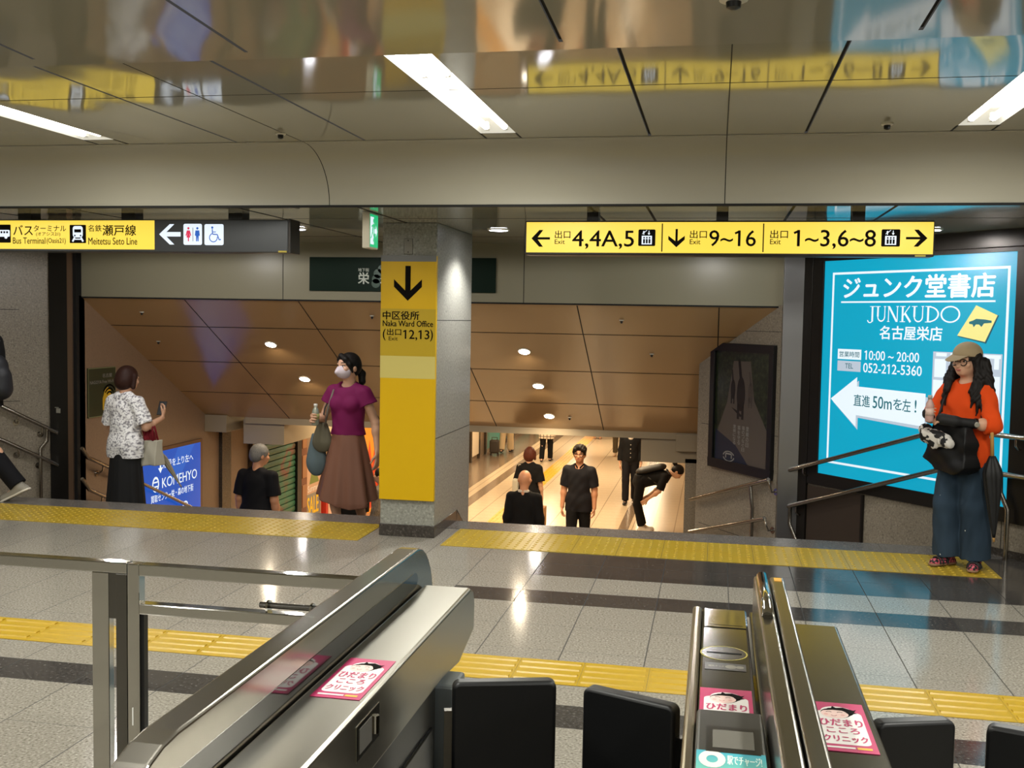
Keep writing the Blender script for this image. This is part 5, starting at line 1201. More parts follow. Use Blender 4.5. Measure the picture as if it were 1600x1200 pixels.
            V.noise = lambda X, Y, Z_: .0022 * np.sin(170 * X + 120 * Y + 9 * np.sin(22 * Z_)) + .0015 * np.sin(260 * X - 90 * Y)
        if style == 'tied':
            V.ell(Hh((0, -.024, .93)), A3(.051, .044, .050) * h, .02, R=HR); V.chain([Hh((0, -.06, .92)), Hh((-.004, -.082, .895)), Hh((-.012, -.080, .855)), s.T((-.03, -.075, .815))], [.018 * h, .021 * h, .018 * h, .006 * h], .01)
            V.chain([Hh((.010, .046, .988)), Hh((-.026, .045, .970)), Hh((-.043, .030, .945)), Hh((-.050, .014, .905))], [.014 * h, .014 * h, .011 * h, .005 * h], .012)
            V.chain([Hh((.012, .045, .988)), Hh((.036, .038, .968)), Hh((.048, .02, .935))], [.012 * h, .011 * h, .006 * h], .012)
        if style == 'bun':
            V.ell(Hh((0, -.024, .93)), A3(.051, .044, .050) * h, .02, R=HR); V.ell(Hh((0, -.085, .955)), A3(.026, .026, .026) * h, .012, R=HR)
        if style == 'fringe': V.ell(Hh((0, -.026, .925)), A3(.052, .044, .055) * h, .02, R=HR)
        V.ell(Hh((0, .072, .912)), A3(.041 if style not in ('long',) else .043, .052, .058) * h, .008, neg=True, R=HR)
        if style == 'bald': pass
        return s.child(V, 'hair', m)

# ------------------------------------------------------------------ the woman in orange at the right
vF = .0055
M_orange = cloth('orange knit', 'd8480f', .85, .2); M_denim = cloth('washed denim', '18252f', .9, .3, '354657', 3)
N = NT(M_denim); src = N.b.inputs['Base Color'].links[0].from_socket; vo = N.n('ShaderNodeTexVoronoi'); vo.inputs['Scale'].default_value = 22; N.l(N.n('ShaderNodeTexCoord').outputs['Object'], vo.inputs['Vector'])
N.l(N.mix(N.math('MULTIPLY', N.math('LESS_THAN', vo.outputs['Distance'], .10), N.math('GREATER_THAN', N.noise(7, 1., N.n('ShaderNodeTexCoord').outputs['Object']), .55)), src, lin('b9bcb8')), N.b.inputs['Base Color'])
def arm(el, wr, hd, pn, curl=.5, up=True): return dict(el=el, wr=wr, hd=hd, pn=pn, curl=curl, up=up)
ow = Person(1.47, (1.63, 7.37, .002), (-.70, -.71), 'woman in orange top, beige cap and wide jeans before the teal poster', vF, build=.93, head_yaw=-2, head_pitch=-4,
            arms={1: arm((.140, .045, .665), (.085, .165, .690), (-.5, .75, .35), (-.8, -.4, .1), .75), -1: arm((-.150, .03, .655), (-.045, .155, .672), (.85, .5, .12), (-.2, -.5, -.8), .45)},
            legs={1: dict(an=(.052, .01, .05), kn=(.054, .03, .285), ft=(.15, 1, 0)), -1: dict(an=(-.066, -.02, .05), kn=(-.062, .0, .285), ft=(-.45, 1, 0))})
ow.body(); ow.face(glasses='thick'); ow.hair('long', HAIRB)
ow.top(M_orange, hem=.46, sleeve={1: .98, -1: 1.18}, inf=.017, flare=.016, name='knit_top', bust=.6, belly=1.08, sl_r=1.08, wr=.004)
ow.trousers(M_denim, inf=.020, wide=.038, hem=.035, name='jeans', wr=.004)
msd = mat('sandal pink', 'd5586c', .6); N = NT(msd); N.l(N.ramp(N.noise(60, 1.), [(.46, lin('171416')), (.5, lin('c8586a'))]), N.b.inputs['Base Color'])
ow.shoes(msd, mat('sandal sole', '8a6a50', .7), L=.085, hgt=-.6, name='sandal')
b = MB()
for sd in (1, -1):
    f = ow.ft[sd]; a = ow.an[sd]; sdv = A3(f[1], -f[0], 0)
    for y_, w_ in ((.03, .030), (.055, .028), (.07, .025)):
        b.tube([tuple(a + f * y_ * 1.47 + sdv * w_ * 1.47 * math.cos(t) + A3(0, 0, -.036 + .030 * math.sin(t)) * 1.47) for t in [PI * i / 8 for i in range(9)]], .006, 8)
b.build('sandal_strap', mat('sandal black strap', '141214', .6), None).parent = ow.o
V = Vol(vF); h = ow.h; V.ell(ow.H((0, -.002, .962)), A3(.0600, .0690, .0560) * h, .01, R=ow.HR()); V.cut(ow.H((0, 0, .950)), ow.H((0, .12, -1), True))
cp_ = ow.child(V, 'cap', cloth('cap beige', '9c8a6c', .8, .1)); V = Vol(.004); V.cone(ow.H((0, .045, .963)), ow.H((0, .098, .950)), .046 * h, .038 * h, .012, flat=(ow.H((0, .30, 1), True), .10)); V.ell(ow.H((0, -.002, .962)), A3(.0575, .0665, .08) * h, .004, neg=True, R=ow.HR()); V.build('brim', cloth('cap beige', '9c8a6c', .8, .1), cp_)
V = Vol(vF); V.cone(ow.el[-1] + (ow.wr[-1] - ow.el[-1]) * .50, ow.wr[-1], .030, .027, .01, cap=2); w_ = ow.wr[-1]; hd_ = ow.hd[-1] / np.linalg.norm(ow.hd[-1])
V.cone(w_, w_ + hd_ * .075, .034, .038, .02); ow.child(V, 'arm_cover', mat('black arm cover', '0b0b0d', .7))
V = Vol(vF); V.cone(ow.el[1] * .7 + ow.wr[1] * .3, ow.wr[1], .034, .026, .01, cap=2); V.cone(ow.wr[1], ow.wr[1] + ow.hd[1] / np.linalg.norm(ow.hd[1]) * .045, .027, .029, .01, cap=1); ow.child(V, 'arm_cover', mat('black arm cover', '0b0b0d', .7))
wd = ow.el[-1] + (ow.wr[-1] - ow.el[-1]) * .46; wdir = (ow.wr[-1] - ow.el[-1]) / np.linalg.norm(ow.wr[-1] - ow.el[-1])
b = MB(); b.lathe(wd, wdir, [(.034, -.010), (.0355, 0), (.034, .010)], 20); wst = b.build('watch_strap', M_blackplastic, None, smooth='all'); wst.parent = ow.o
nw = A3(-.75, .5, -.1); nw = nw - wdir * (nw @ wdir); nw /= np.linalg.norm(nw)
b = MB(); b.lathe(wd + nw * .032, nw, [(.017, 0), (.017, .006), (.014, .008)], 20); o = b.build('watch_face', mat('watch face', 'a9a79c', .25, metal=.5), None); o.parent = wst
# what she carries
def mb_thing(name, label, cat, group=None): return thing(name, label, cat, (0, 0, 0), group)
hp = ow.W(ow.wr[1] + ow.hd[1] / np.linalg.norm(ow.hd[1]) * .085 + A3(-.028, .012, .0))
bt = mb_thing('drink_bottle', 'small labelled plastic drink bottle held up by the orange woman', 'bottle')
MB().lathe(hp - Vector((0, 0, .07)), (0, 0, 1), [(.022, 0), (.026, .01), (.026, .10), (.024, .12), (.012, .145), (.012, .15)], 20).build('body', mat('bottle pink label', 'b9958c', .3), bt, smooth='all')
MB().lathe(hp + Vector((0, 0, .08)), (0, 0, 1), [(.0145, 0), (.0145, .022), (.012, .024)], 16).build('cap', mat('bottle cap', 'a9a59c', .3), bt, smooth='all')
MB().lathe(hp + Vector((0, 0, -.03)), (0, 0, 1), [(.0265, 0), (.0265, .05)], 20).build('label_sleeve', mat('bottle sleeve', 'cfb3a6', .4), bt, smooth='all')
# black shoulder bag hanging before her hips
bg_ = mb_thing('handbag', 'slouchy black bag hanging in front of the orange woman', 'bag')
V = Vol(.007); hx = lambda x, y, z: tuple(ow.W(A3(x, y, z)))
c1, c2 = np.array(hx(.15, .10, .825)), np.array(hx(-.145, .17, .825)); dx = (c2 - c1) / np.linalg.norm(c2 - c1); fr = np.array((dx[1], -dx[0], 0))
def bagf(X, Y, Z_):
    cc = (c1 + c2) / 2; px = (X - cc[0]) * dx[0] + (Y - cc[1]) * dx[1]; py = (X - cc[0]) * fr[0] + (Y - cc[1]) * fr[1]; pz = Z_ - .825 + .10 * px
    L = np.linalg.norm(c2 - c1) / 2; t = np.clip((.16 - pz) / .34, 0, 1); th = .018 + .055 * np.sin(np.clip(t, 0, 1) * PI * .62) 
    return np.maximum(np.maximum(np.abs(px) - (L - .02 + .075 * t) + .25 * np.maximum(-pz - .06, 0), np.abs(py) - th), np.abs(pz + .02) - .16 + .10 * np.maximum(np.abs(px) / L - .55, 0) * (pz < -.05)) + .008 * np.sin(18 * px + 25 * pz) + .004 * np.sin(45 * pz - 20 * px)
V.fn(bagf, np.minimum(c1, c2) - A3(.15, .15, .24), np.maximum(c1, c2) + A3(.15, .15, .22)); V.build('body', mat('black leather', '08080a', .5, spec=.3), None); o = bpy.context.scene.collection.objects[-1]; adopt(o, bg_)
sh_ = ow.W(ow.sh[1] + A3(-.02, .0, .048)); fr_ = [ow.W(ow.sh[1] + A3(-.03, .065, .02)), ow.W(A3(.09, .155, 1.02)), ow.W(A3(.14, .18, .88))]
MB().tube([sh_] + fr_, .008, 8).build('strap', mat('black leather', '0c0c0e', .42), bg_, smooth='all')
sc_ = mb_thing('scarf', 'crumpled black and white patterned cloth on the black bag', 'scarf'); V = Vol(.006)
base = ow.W(A3(.06, .235, .915)); random.seed(3)
for dx_, dz_, r_ in ((.06, .0, .035), (.03, -.03, .042), (-.01, -.045, .045), (-.05, -.06, .042), (-.085, -.075, .03), (.05, -.055, .035), (0, -.09, .03)):
    p = ow.W(A3(.07 + dx_ * 1.3, .225 + .02 * math.sin(dx_ * 60), .915 + dz_)); V.ell(tuple(p), (r_ * 1.15, r_ * .9, r_), .02)
V.noise = lambda X, Y, Z_: .006 * np.sin(70 * X + 50 * Z_ + 4 * np.sin(60 * Y))
msc = mat('monochrome scarf', 'cfcac2', .8); N = NT(msc); tc = N.n('ShaderNodeTexNoise'); tc.inputs['Scale'].default_value = 17; N.l(N.n('ShaderNodeTexCoord').outputs['Object'], tc.inputs[0]); N.l(N.ramp(tc.outputs['Fac'], [(.49, lin('0c0b0c')), (.52, lin('cfcac2'))]), N.b.inputs['Base Color'])
o = V.build('cloth', msc); adopt(o, sc_)
def umbrella(name, label, top, tip, mh, mc, r=.034, hook=None, tipm=None):
    t = mb_thing(name, label, 'umbrella'); top, tip = Vector(top), Vector(tip); d = tip - top; L = d.length; d.normalize(); a0 = .24
    b = MB(); n_, m_ = 40, 18; a = d.orthogonal().normalized(); c = d.cross(a); vs = []
    for i in range(m_ + 1):
        t_ = i / m_; rr = r * (.30 + .70 * min(1, t_ * 5)) * (1 - t_ ** 1.6 * .86)
        for k in range(n_):
            th = 2 * PI * k / n_; q = rr * (1 + .10 * math.sin(8 * th + t_ * 3)); vs.append(top + d * (L * (a0 + (1 - a0) * .95 * t_)) + (a * math.cos(th) + c * math.sin(th)) * q)
    b.add(vs, [(i * n_ + k, i * n_ + (k + 1) % n_, (i + 1) * n_ + (k + 1) % n_, (i + 1) * n_ + k) for i in range(m_) for k in range(n_)] + [tuple(range(n_)), tuple(m_ * n_ + k for k in range(n_))])
    b.build('canopy', mc, t, smooth='all')
    path = [top + d * L * a0, top + d * L * .02]
    if hook is not None: path += [top + d * L * .02 + Vector(hook) * .5 * .03 - d * .03, top + Vector(hook) * .05 - d * .035, top + Vector(hook) * .085 - d * .005]
    MB().tube(path, .0115, 12).build('handle', mh, t, smooth='all')
    MB().tube([top + d * L * .945, tip], [.008, .006], 10).build('ferrule', tipm or mh, t, smooth='all')
    return t
bam = mat('bamboo handle', 'b98a48', .4)
um_top = ow.W(ow.el[-1] * .8 + ow.wr[-1] * .2 + A3(-.045, .0, -.02))
umbrella('umbrella', 'folded black umbrella with bamboo handle hanging from her left arm', um_top, um_top + Vector((.035, -.03, -.72)), bam, mat('umbrella black', '09090a', .6), .06, hook=(-.6, .5, 0))

# ------------------------------------------------------------------ the woman in magenta coming up the stairs
zs_ = lambda y: -.16 * (math.floor((y - 8.0) / .30) + 1)
M_mag = cloth('magenta top', '6d1148', .75, .12); M_skirt2 = cloth('brown skirt', '76503f', .55, .1)
mg_ = Person(1.60, (-3.02, 8.44, -.32), (-.16, -.98), 'woman in magenta top, brown skirt and white face mask climbing the stairs', vF, build=.95, head_yaw=-24, head_pitch=2,
             arms={1: arm((.150, -.005, .655), (.128, .125, .655), (-.15, .9, .25), (-1, .1, 0), .75), -1: arm((-.150, -.02, .64), (-.178, .01, .49), (-.1, .2, -1), (1, 0, 0), .35)},
             legs={1: dict(kn=(.055, .06, .29), an=(.05, .0, .05)), -1: dict(kn=(-.055, .0, .285), an=(-.05, -.09, .05))})
mg_.body(); mg_.face(mask=mat('mask white', 'c9bcc4', .7)); mg_.hair('tied', HAIRB)
mg_.top(M_mag, hem=.575, sleeve=.38, inf=.016, flare=.016, bust=.95, name='knit_top', neck=.040, wr=.0025, sl_r=1.12); mg_.skirt(M_skirt2, .605, .225, .078, .168, 6, .10, .028, .82, off=(.0, 0))
mg_.shoes(mat('black pumps', '101010', .4))
pb = mg_.W(mg_.wr[1] + mg_.hd[1] / np.linalg.norm(mg_.hd[1]) * .06 + A3(-.036, .005, .01))
bt = mb_thing('water_bottle', 'clear plastic bottle with white cap in the magenta woman\'s hand', 'bottle')
mcl = mat('clear bottle', 'b9c4b4', .08, trans=.6); MB().lathe(pb - Vector((0, 0, .06)), (0, 0, 1), [(.026, 0), (.031, .01), (.030, .06), (.031, .10), (.026, .125), (.013, .15), (.013, .155)], 20).build('body', mcl, bt, smooth='all'); MB().lathe(pb + Vector((0, 0, .094)), (0, 0, 1), [(.016, 0), (.016, .02), (.014, .022)], 16).build('cap', mat('white cap', 'e6e4de', .4), bt, smooth='all')
MB().lathe(pb - Vector((0, 0, .01)), (0, 0, 1), [(.0315, 0), (.0318, .045)], 20).build('label_sleeve', mat('bottle green label', 'a8a46a', .4), bt, smooth='all')
def sack(name, label, c, r, hh, m, strap, ms, dirx, v=.007, top=.45, sr=.007, flat=.6):
    t = mb_thing(name, label, 'bag'); c = np.array(c, float); dx = np.array((dirx[0], dirx[1], 0.)); dx /= np.linalg.norm(dx); fr = np.array((-dx[1], dx[0], 0)); V = Vol(v)
    def f(X, Y, Z_):
        px = (X - c[0]) * dx[0] + (Y - c[1]) * dx[1]; py = ((X - c[0]) * fr[0] + (Y - c[1]) * fr[1]) / flat; t_ = np.clip((Z_ - (c[2] - hh / 2)) / hh, 0, 1); th = np.arctan2(py, px)
        R = r * np.where(t_ < .35, np.sqrt(np.clip(1 - ((.35 - t_) / .36) ** 2, .0, 1)), 1 - (1 - top) * ((t_ - .35) / .65) ** 1.2); R = R * (1 + .10 * np.clip(t_ - .25, 0, 1) * np.sin(7 * th + 2))
        return np.maximum((np.sqrt(px ** 2 + py ** 2) - R) * .7, np.abs(Z_ - c[2]) - hh / 2)
    V.fn(f, c - A3(r * 1.3, r * 1.3, hh / 2 + .01), c + A3(r * 1.3, r * 1.3, hh / 2 + .01)); adopt(V.build('body', m), t)
    for p in strap: MB().tube(p, sr, 8).build('strap', ms, t, smooth='all')
    return t
shp = mg_.W(mg_.sh[1] + A3(-.035, 0, .050)); mgr_ = (-.98, .16)
sc = mg_.W(A3(.235, .03, .80))
sack('shoulder_bag', 'grey blue drawstring bag hanging lowest beside the brown skirt', mg_.W(A3(.285, .03, .735)), .098, .36, cloth('grey blue canvas', '59676c', .7, .1), [[shp + Vector((-.01, -.045, -.01)), mg_.W(A3(.19, .06, 1.14)), mg_.W(A3(.25, .04, .90))]], mat('bag strap', '3c3a38', .7), mgr_)
sack('shoulder_bag', 'khaki cloth bag on the magenta woman\'s shoulder under her hand', mg_.W(A3(.205, .075, .89)), .095, .25, cloth('khaki cloth', '5d5848', .8, .25), [[mg_.W(mg_.sh[1] + A3(-.04, -.045, .03)), shp, mg_.W(mg_.sh[1] + A3(-.035, .062, .02)), mg_.W(A3(.135, .10, 1.15)), mg_.W(A3(.165, .10, .99))]], mat('braided strap', '6a6258', .7), mgr_, flat=.5, sr=.009)

# ------------------------------------------------------------------ the woman in white lace going down
mlace = mat('white lace', 'efeeee', .8); N = NT(mlace); co = N.n('ShaderNodeTexCoord').outputs['Object']; mp = N.n('ShaderNodeMapping'); mp.inputs['Scale'].default_value = (1, .3, 1); N.l(co, mp.inputs[0])
nz1 = N.noise(55, 3., mp.outputs[0]); spx = N.n('ShaderNodeSeparateXYZ'); N.l(co, spx.inputs[0])
N.l(N.ramp(nz1, [(.38, lin('86848a')), (.45, lin('bdbbc0')), (.53, lin('f0efef'))]), N.b.inputs['Base Color']); N.bump(nz1, .3, .006)
wl = Person(1.58, (-5.28, 8.78, -.48), (.18, .98), 'woman seen from behind in white lace blouse and black skirt, on the stairs', vF, build=.9, head_yaw=-12, head_pitch=-10,
            arms={1: arm((.145, .0, .655), (.150, .135, .70), (-.15, .55, .75), (-.8, -.4, .3), .5), -1: arm((-.14, .03, .645), (-.09, .14, .64), (.6, .8, .1), (.4, 0, .9), .4)})
wl.body(); wl.face(); wl.hair('bob', HAIRBR); wl.top(mlace, hem=.475, sleeve=.86, inf=.022, flare=.018, name='lace_blouse', neck=.034, wr=.004, belly=1.08, sl_r=1.05)
wl.skirt(mat('black skirt cloth', '070708', .85), .60, .10, .082, .125, 8, .05, 0, .78); wl.shoes(mat('black pumps', '101010', .4))
ph = mb_thing('phone', 'dark smartphone held by the woman in white lace', 'phone'); pp = wl.W(wl.wr[1] + wl.hd[1] / np.linalg.norm(wl.hd[1]) * .085 + A3(-.03, .0, .012)); pu = Vector((-.1, .55, .8)).normalized(); px_ = Vector((.95, .2, -.02)).normalized()
MB().obox(pp - pu * .07 - px_ * .036, px_ * .072, pu * .145, px_.cross(pu) * .009).build('case', M_blackplastic, ph, bevel=.003)
tb = mb_thing('tote_bag', 'cream tote bag on the arm of the woman in white lace', 'bag'); tc_ = wl.W(A3(.215, .085, .795)); V = Vol(.007); tcn = np.array(tc_)
td = np.array((.9, -.35, 0)); td /= np.linalg.norm(td); tf = np.array((-td[1], td[0], 0))
V.fn(lambda X, Y, Z_: np.maximum(np.maximum(np.abs((X - tcn[0]) * td[0] + (Y - tcn[1]) * td[1]) - (.118 + .1 * (Z_ - tcn[2]) * 0), np.abs((X - tcn[0]) * tf[0] + (Y - tcn[1]) * tf[1]) - (.048 - .10 * np.maximum(Z_ - tcn[2], -.1))), np.abs(Z_ - tcn[2] - .10 * ((X - tcn[0]) * td[0])) - .115) + .004 * np.sin(28 * X + 22 * Z_), tcn - A3(.18, .18, .16), tcn + A3(.18, .18, .16))
adopt(V.build('body', cloth('cream canvas', 'b5b0a0', .85, .2)), tb)
ea = wl.W(wl.el[1] * .8 + wl.wr[1] * .2 + A3(0, 0, .036)); 
for k in (-.05, .05):
    b0, b1 = Vector(tcn + td * -.06 + tf * k * .6 + A3(0, 0, .10)), Vector(tcn + td * .06 + tf * k * .6 + A3(0, 0, .115)); MB().tube([b0, b0.lerp(ea, .6) + Vector((-.02, 0, .02)), ea + Vector((0, 0, .005)), b1.lerp(ea, .6) + Vector((.02, 0, .02)), b1], .009, 8).build('handle', cloth('red scarf', '7a1d28', .8, .3), tb, smooth='all')
rs_ = mb_thing('scarf', 'dark red scarf tied round the cream tote handles', 'scarf'); V = Vol(.006)
for q, r_ in ((A3(.155, .10, .985), .036), (A3(.19, .11, .965), .034), (A3(.215, .10, .93), .034), (A3(.165, .09, .925), .036), (A3(.235, .09, .965), .026)): V.ell(tuple(wl.W(q)), (r_, r_, r_ * 1.2), .02)
V.noise = lambda X, Y, Z_: .007 * np.sin(90 * X + 40 * Z_); adopt(V.build('cloth', cloth('red scarf', '7a1d28', .8, .3)), rs_)
umbrella('umbrella', 'folded beige umbrella slanting below the cream tote', wl.W(A3(.20, .13, .90)), wl.W(A3(.40, .28, .46)), mat('beige umbrella', '8f8672', .7), mat('beige umbrella', '8f8672', .7), .030)

# ------------------------------------------------------------------ the grey haired man on the stairs
M_navy = cloth('black polo', '0b0c12', .8, .15); M_blk = cloth('black cloth', '0a0a0c', .85, .15); M_char = cloth('charcoal trousers', '121116', .85, .15)
gm = Person(1.64, (-4.79, 10.55, zs_(10.5)), (.12, 1), 'grey haired man in black polo seen from behind on the lower stairs', .007, male=True, build=1.08, head_yaw=-30, head_pitch=-8, skin=SKIN2)
gm.body(); gm.face(); gm.hair('short', HAIRG); gm.top(M_navy, hem=.47, sleeve=.8, inf=.016, flare=.014, belly=1.12, name='polo_shirt'); gm.trousers(M_char); gm.shoes(M_blackplastic)

# ------------------------------------------------------------------ people on the concourse below
F2 = ZF2 + .001
walkL = {1: dict(kn=(.052, .05, .29), an=(.05, .07, .05)), -1: dict(kn=(-.052, -.01, .285), an=(-.05, -.10, .055))}
mn = Person(1.72, (-1.86, 14.9, F2), (-.05, -1), 'man in black polo and round glasses walking towards the stairs', .008, male=True, build=1.02, legs=walkL, skin=SKIN2)
mn.body(); mn.face(glasses='thick'); mn.hair('swept', HAIRB); mn.top(cloth('dark polo', '17171d', .8, .2), hem=.455, sleeve=.86, inf=.014, flare=.012, name='polo_shirt', vneck=.02, wr=.004); mn.trousers(M_blk, wide=.012); mn.shoes(M_blackplastic)
V = Vol(.006); 
for sx in (-1, 1): V.cone(mn.T((sx * .012, .036, .822)), mn.T((sx * .036, .0, .848)), .011, .012, .006)
mn.child(V, 'collar', M_blk)
bd = Person(1.64, (-2.28, 12.8, F2), (.1, 1), 'bald man in black jacket with waist bag seen from behind', .008, male=True, head_yaw=-6, skin=SKIN2)
bd.body();
bd.face(); bd.top(M_blk, hem=.45, sleeve=1.92, inf=.013, name='jacket'); bd.trousers(M_char); bd.shoes(M_blackplastic)
V = Vol(.007); V.cone(bd.T((-.025, -.02, .845)), bd.T((.025, -.02, .845)), .034, None, .01); V.cut(bd.T((0, 0, .856)), (0, 0, 1)); bd.child(V, 'collar', mat('white collar', 'c9c0b4', .7))
wb = mb_thing('waist_bag', 'black waist bag on the back of the bald man', 'bag'); V = Vol(.008); V.cone(tuple(bd.W(A3(-.055, -.155, .83))), tuple(bd.W(A3(.075, -.155, .83))), .075, .07, .02, flat=((0, 1, 0), .6)); adopt(V.build('body', mat('nylon black', '0a0a0b', .5)), wb); MB().tube([bd.W(A3(-.05, -.17, .89)), bd.W(A3(.07, -.17, .885))], .006, 8).build('zipper', M_steel_dk, wb)
bw_ = Person(1.56, (-2.74, 15.8, F2), (.1, 1), 'woman with reddish bob in black tee walking away with a tote', .008, head_yaw=-5)
bw_.body(); bw_.face(); bw_.hair('bob', HAIRR); bw_.top(M_blk, hem=.43, sleeve=.82, inf=.022, flare=.02, name='tee_shirt'); bw_.trousers(M_char, wide=.01); bw_.shoes(M_blackplastic)
tt = mb_thing('tote_bag', 'cream tote on the shoulder of the woman with reddish bob', 'bag'); q = bw_.W(A3(-.20, .0, .93)); MB().box((q.x - .045, q.y - .16, q.z - .17), (q.x + .045, q.y + .16, q.z + .15)).build('body', cloth('cream canvas', 'b5b0a0', .85, .2), tt, bevel=.03, seg=3, smooth=True)
for dy in (-.05, .06): MB().tube([q + Vector((0, dy, .14)), bw_.W(bw_.sh[-1] + A3(-.01, dy, .05)), bw_.W(bw_.sh[-1] + A3(.02, dy, .055))], .009, 8).build('strap', cloth('cream canvas', 'b5b0a0', .85, .2), tt, smooth='all')
pb_ = mb_thing('paper_bag', 'brown paper bag carried by the woman with reddish bob', 'bag'); q = bw_.W(bw_.wr[-1 * -1] + A3(.0, .03, -.12)); MB().box((q.x - .05, q.y - .11, q.z - .30), (q.x + .05, q.y + .11, q.z)).build('body', mat('kraft paper', 'a87a4c', .7), pb_, bevel=.004); MB().tube([q + Vector((0, -.05, -.01)), q + Vector((0, -.02, .08)), q + Vector((0, .02, .08)), q + Vector((0, .05, -.01))], .004, 6).build('handle', mat('kraft paper', 'a87a4c', .7), pb_)
bo_ = Person(1.58, (-1.17, 17.65, F2), (1, .05), 'woman with backpack bowing forward beside the right wall', .008, lean=76, head_pitch=18, legs={1: dict(kn=(.05, -.03, .285), an=(.05, .02, .045)), -1: dict(kn=(-.05, -.03, .285), an=(-.05, .04, .045))},
             arms={1: arm((.12, .13, .70), (.10, .19, .56), (0, .5, -1), (-1, 0, 0), .5), -1: arm((-.12, .13, .70), (-.10, .19, .56), (0, .5, -1), (1, 0, 0), .5)})
bo_.body(); bo_.face(); bo_.hair('bun', HAIRB); bo_.top(M_blk, hem=.50, sleeve=.9, inf=.02, flare=.015, name='tee_shirt'); bo_.trousers(M_blk, wide=.01, hem=.06); bo_.shoes(mat('white shoe', 'd8d0c4', .6), mat('white sole', 'e0dad0', .6), wid=1.15)
bp = mb_thing('backpack', 'black backpack on the bowing woman', 'backpack'); V = Vol(.010)
V.cone(tuple(bo_.W(bo_.T((0, -.10, .58)))), tuple(bo_.W(bo_.T((0, -.10, .76)))), .125, .115, .03, flat=(tuple(Matrix.Rotation(bo_.rot, 3, 'Z') @ Vector(bo_.T((0, 1, 0), True, True))), .55)); adopt(V.build('body', mat('nylon black', '0a0a0b', .5)), bp)
for sx in (-1, 1): MB().tube([bo_.W(bo_.T((sx * .06, -.06, .82))), bo_.W(bo_.T((sx * .07, .0, .86))), bo_.W(bo_.T((sx * .075, .062, .80))), bo_.W(bo_.T((sx * .08, .06, .70))), bo_.W(bo_.T((sx * .09, -.03, .62)))], .014, 8).build('strap', mat('nylon black', '0a0a0b', .5), bp, smooth='all')
cd_ = Person(1.60, (-1.54, 20.2, F2), (.05, -1), 'person in buttoned black cardigan walking up behind the bowing woman', .010, legs=walkL)
cd_.body(); cd_.face(); cd_.hair('bob', HAIRB); cd_.top(M_blk, hem=.50, sleeve=1.8, inf=.022, flare=.01, name='cardigan', vneck=.06); cd_.trousers(M_char, wide=.015); cd_.shoes(M_blackplastic)
b = MB(); [b.lathe(tuple(cd_.T((0, .078, z))), (0, 1, 0), [(.009, 0), (.009, .006)], 10) for z in (.72, .67, .62, .57)]; b.build('button', mat('pale button', 'b8b0a4', .4), None).parent = cd_.o
V = Vol(.009); V.ell(cd_.T((0, .045, .80)), A3(.035, .03, .035) * 1.6, .01); cd_.child(V, 'blouse', mat('white collar', 'c9c0b4', .7))
mpl = mat('plaid cloth', 'cbbfae', .8); N = NT(mpl); spx = N.n('ShaderNodeSeparateXYZ'); N.l(N.n('ShaderNodeTexCoord').outputs['Object'], spx.inputs[0])
gx = N.math('LESS_THAN', N.math('MODULO', N.math('ADD', spx.outputs[0], 10), .085), .016); gz = N.math('LESS_THAN', N.math('MODULO', N.math('ADD', spx.outputs[2], 10), .085), .016); N.l(N.mix(N.math('MAXIMUM', gx, gz), lin('d2c6b2'), lin('4a3a30')), N.b.inputs['Base Color'])
def far(h, x, y, hd, label, topm, botm, hair=HAIRB, style='bob', hem=.46, sleeve=1.8, wide=.012, shoes=None, male=False, legs=walkL):
    p = Person(h, (x, y, F2), hd, label, .013, legs=legs, male=male); p.body(); p.hair(style, hair); p.top(topm, hem=hem, sleeve=sleeve, inf=.022, flare=.01, name='shirt'); p.trousers(botm, wide=wide); p.shoes(shoes or M_blackplastic); return p
pl = far(1.60, -4.03, 25.6, (.05, 1), 'person in plaid shirt and black trousers walking away down the concourse', mpl, M_blk, hem=.36)
hb = mb_thing('handbag', 'dark bag carried by the person in plaid', 'bag'); q = pl.W(A3(.33, .0, .95)); V = Vol(.012); V.cone((q.x, q.y, q.z - .12), (q.x, q.y, q.z), .10, .07, .02, flat=((1, 0, 0), .7)); adopt(V.build('body', mat('dark bag', '1a1614', .6)), hb); MB().tube([q + Vector((0, -.05, .05)), q + Vector((-.08, 0, .38)), q + Vector((0, .05, .05))], .008, 8).build('strap', mat('dark bag', '1a1614', .6), hb)
wp_ = far(1.66, -5.31, 27.0, (.1, 1), 'person in dark top and cream trousers beside the suitcase', M_blk, cloth('cream trousers', 'cbb692', .8, .1), wide=.03, style='short')
ol = far(1.65, -2.40, 27.4, (0, -1), 'person in olive trousers far down the concourse, right side', M_blk, cloth('olive trousers', '4a4130', .8, .1), style='short', shoes=mat('tan shoe', 'cbb39a', .6), male=True)
bs = Person(1.58, (-3.35, 31.0, F2), (0, 1), 'person in a long beige skirt farthest down the concourse', .015); bs.body(); bs.hair('bob', HAIRB); bs.top(M_blk, hem=.5, sleeve=.9, inf=.02); bs.skirt(cloth('beige skirt', '8f6f58', .8, .1), .60, .12, .08, .15, 6, .05, 0, .8)
lg = mb_thing('suitcase', 'small dark wheeled suitcase standing by the shop window', 'suitcase'); q = Vector((-5.50, 26.4, ZF2))
MB().box((q.x - .12, q.y - .10, q.z + .06), (q.x + .12, q.y + .10, q.z + .40)).build('shell', mat('suitcase shell', '3a332c', .5), lg, bevel=.04, seg=3, smooth=True)
for sx in (-1, 1):
    for sy in (-1, 1): MB().lathe((q.x + sx * .09, q.y + sy * .07, q.z + .03), (1, 0, 0), [(.028, -.012), (.0295, 0), (.028, .012)], 14).build('wheel', M_blackplastic, lg)
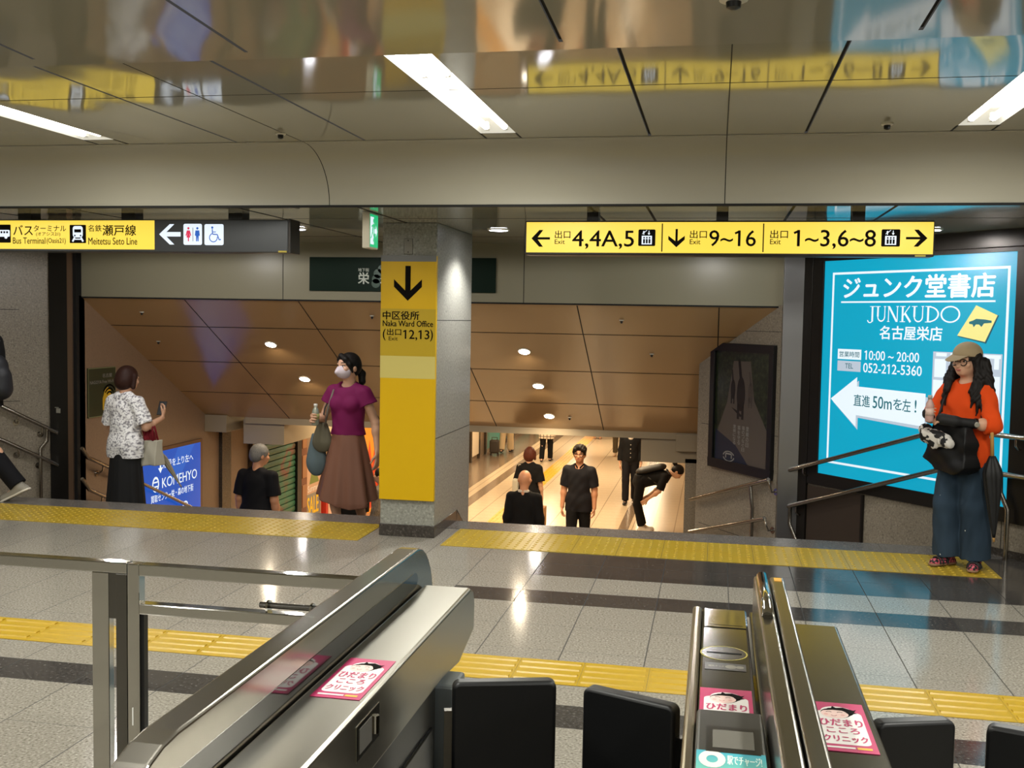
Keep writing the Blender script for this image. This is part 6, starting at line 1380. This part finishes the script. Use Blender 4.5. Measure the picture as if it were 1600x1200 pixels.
MB().tube([q + Vector((-.07, 0, .39)), q + Vector((-.07, 0, .46)), q + Vector((.07, 0, .46)), q + Vector((.07, 0, .39))], .010, 8).build('handle', M_steel_dk, lg)
pa = far(1.62, -4.82, 13.6, (-.5, 1), 'person in black hidden behind the brown skirt at the stair foot', M_blk, M_blk)
pc = far(1.50, -4.33, 13.4, (-1, .2), 'person in patterned top and pale trousers half behind the pillar', cloth('patterned dark top', '1a1818', .8, .1, '8f867a', 30), cloth('pale trousers', 'b9a48c', .8, .1), style='short')

# ------------------------------------------------------------------ the walker leaving the picture at the left edge
lw = Person(1.66, (-6.05, 7.86, .001), (-1, -.05), 'walker in black leaving at the left edge, one grey sneaker heel raised', .0065, male=True,
            legs={1: dict(kn=(.052, .09, .285), an=(.05, .16, .05)), -1: dict(kn=(-.052, -.06, .275), an=(-.05, -.225, .085), ft=(0, .85, -.42))})
lw.body(); lw.face(); lw.hair('short', HAIRB); lw.top(M_blk, hem=.47, sleeve=1.9, inf=.02, name='jacket'); lw.trousers(cloth('black jeans', '0b0b10', .85, .2), wide=.02, hem=.05); lw.shoes(mat('grey sneaker', '8a857a', .7), mat('sneaker sole', 'd3cdc0', .6), L=.095, wid=1.2)
bp = mb_thing('backpack', 'dark backpack of the walker at the left edge', 'backpack'); V = Vol(.009); V.cone(tuple(lw.W(A3(0, -.135, .96))), tuple(lw.W(A3(0, -.135, 1.11))), .135, .115, .03, flat=((1, 0, 0), .72)); V.cone(tuple(lw.W(A3(0, -.205, .94))), tuple(lw.W(A3(0, -.205, 1.03))), .09, .08, .03, flat=((1, 0, 0), .6)); adopt(V.build('body', mat('navy nylon', '10131a', .6)), bp)
for sx in (-1, 1): MB().tube([lw.W(A3(sx * .09, -.10, 1.33)), lw.W(A3(sx * .10, .0, 1.425)), lw.W(A3(sx * .105, .115, 1.30)), lw.W(A3(sx * .11, .105, 1.12)), lw.W(A3(sx * .13, -.07, .98))], .016, 8).build('strap', mat('navy nylon', '10131a', .6), bp, smooth='all')

# ------------------------------------------------------------------ put each thing's origin at its own base
bpy.context.view_layer.update()
for o in list(S.objects):
    if o.type == 'EMPTY' and o.parent is None and o.children:
        pts = [c.matrix_world @ Vector(q) for c in o.children_recursive if c.type == 'MESH' for q in c.bound_box]
        L = Vector(((min(p.x for p in pts) + max(p.x for p in pts)) / 2, (min(p.y for p in pts) + max(p.y for p in pts)) / 2, min(p.z for p in pts)))
        for c in o.children: c.matrix_parent_inverse = Matrix.Translation(-L)
        o.location = L
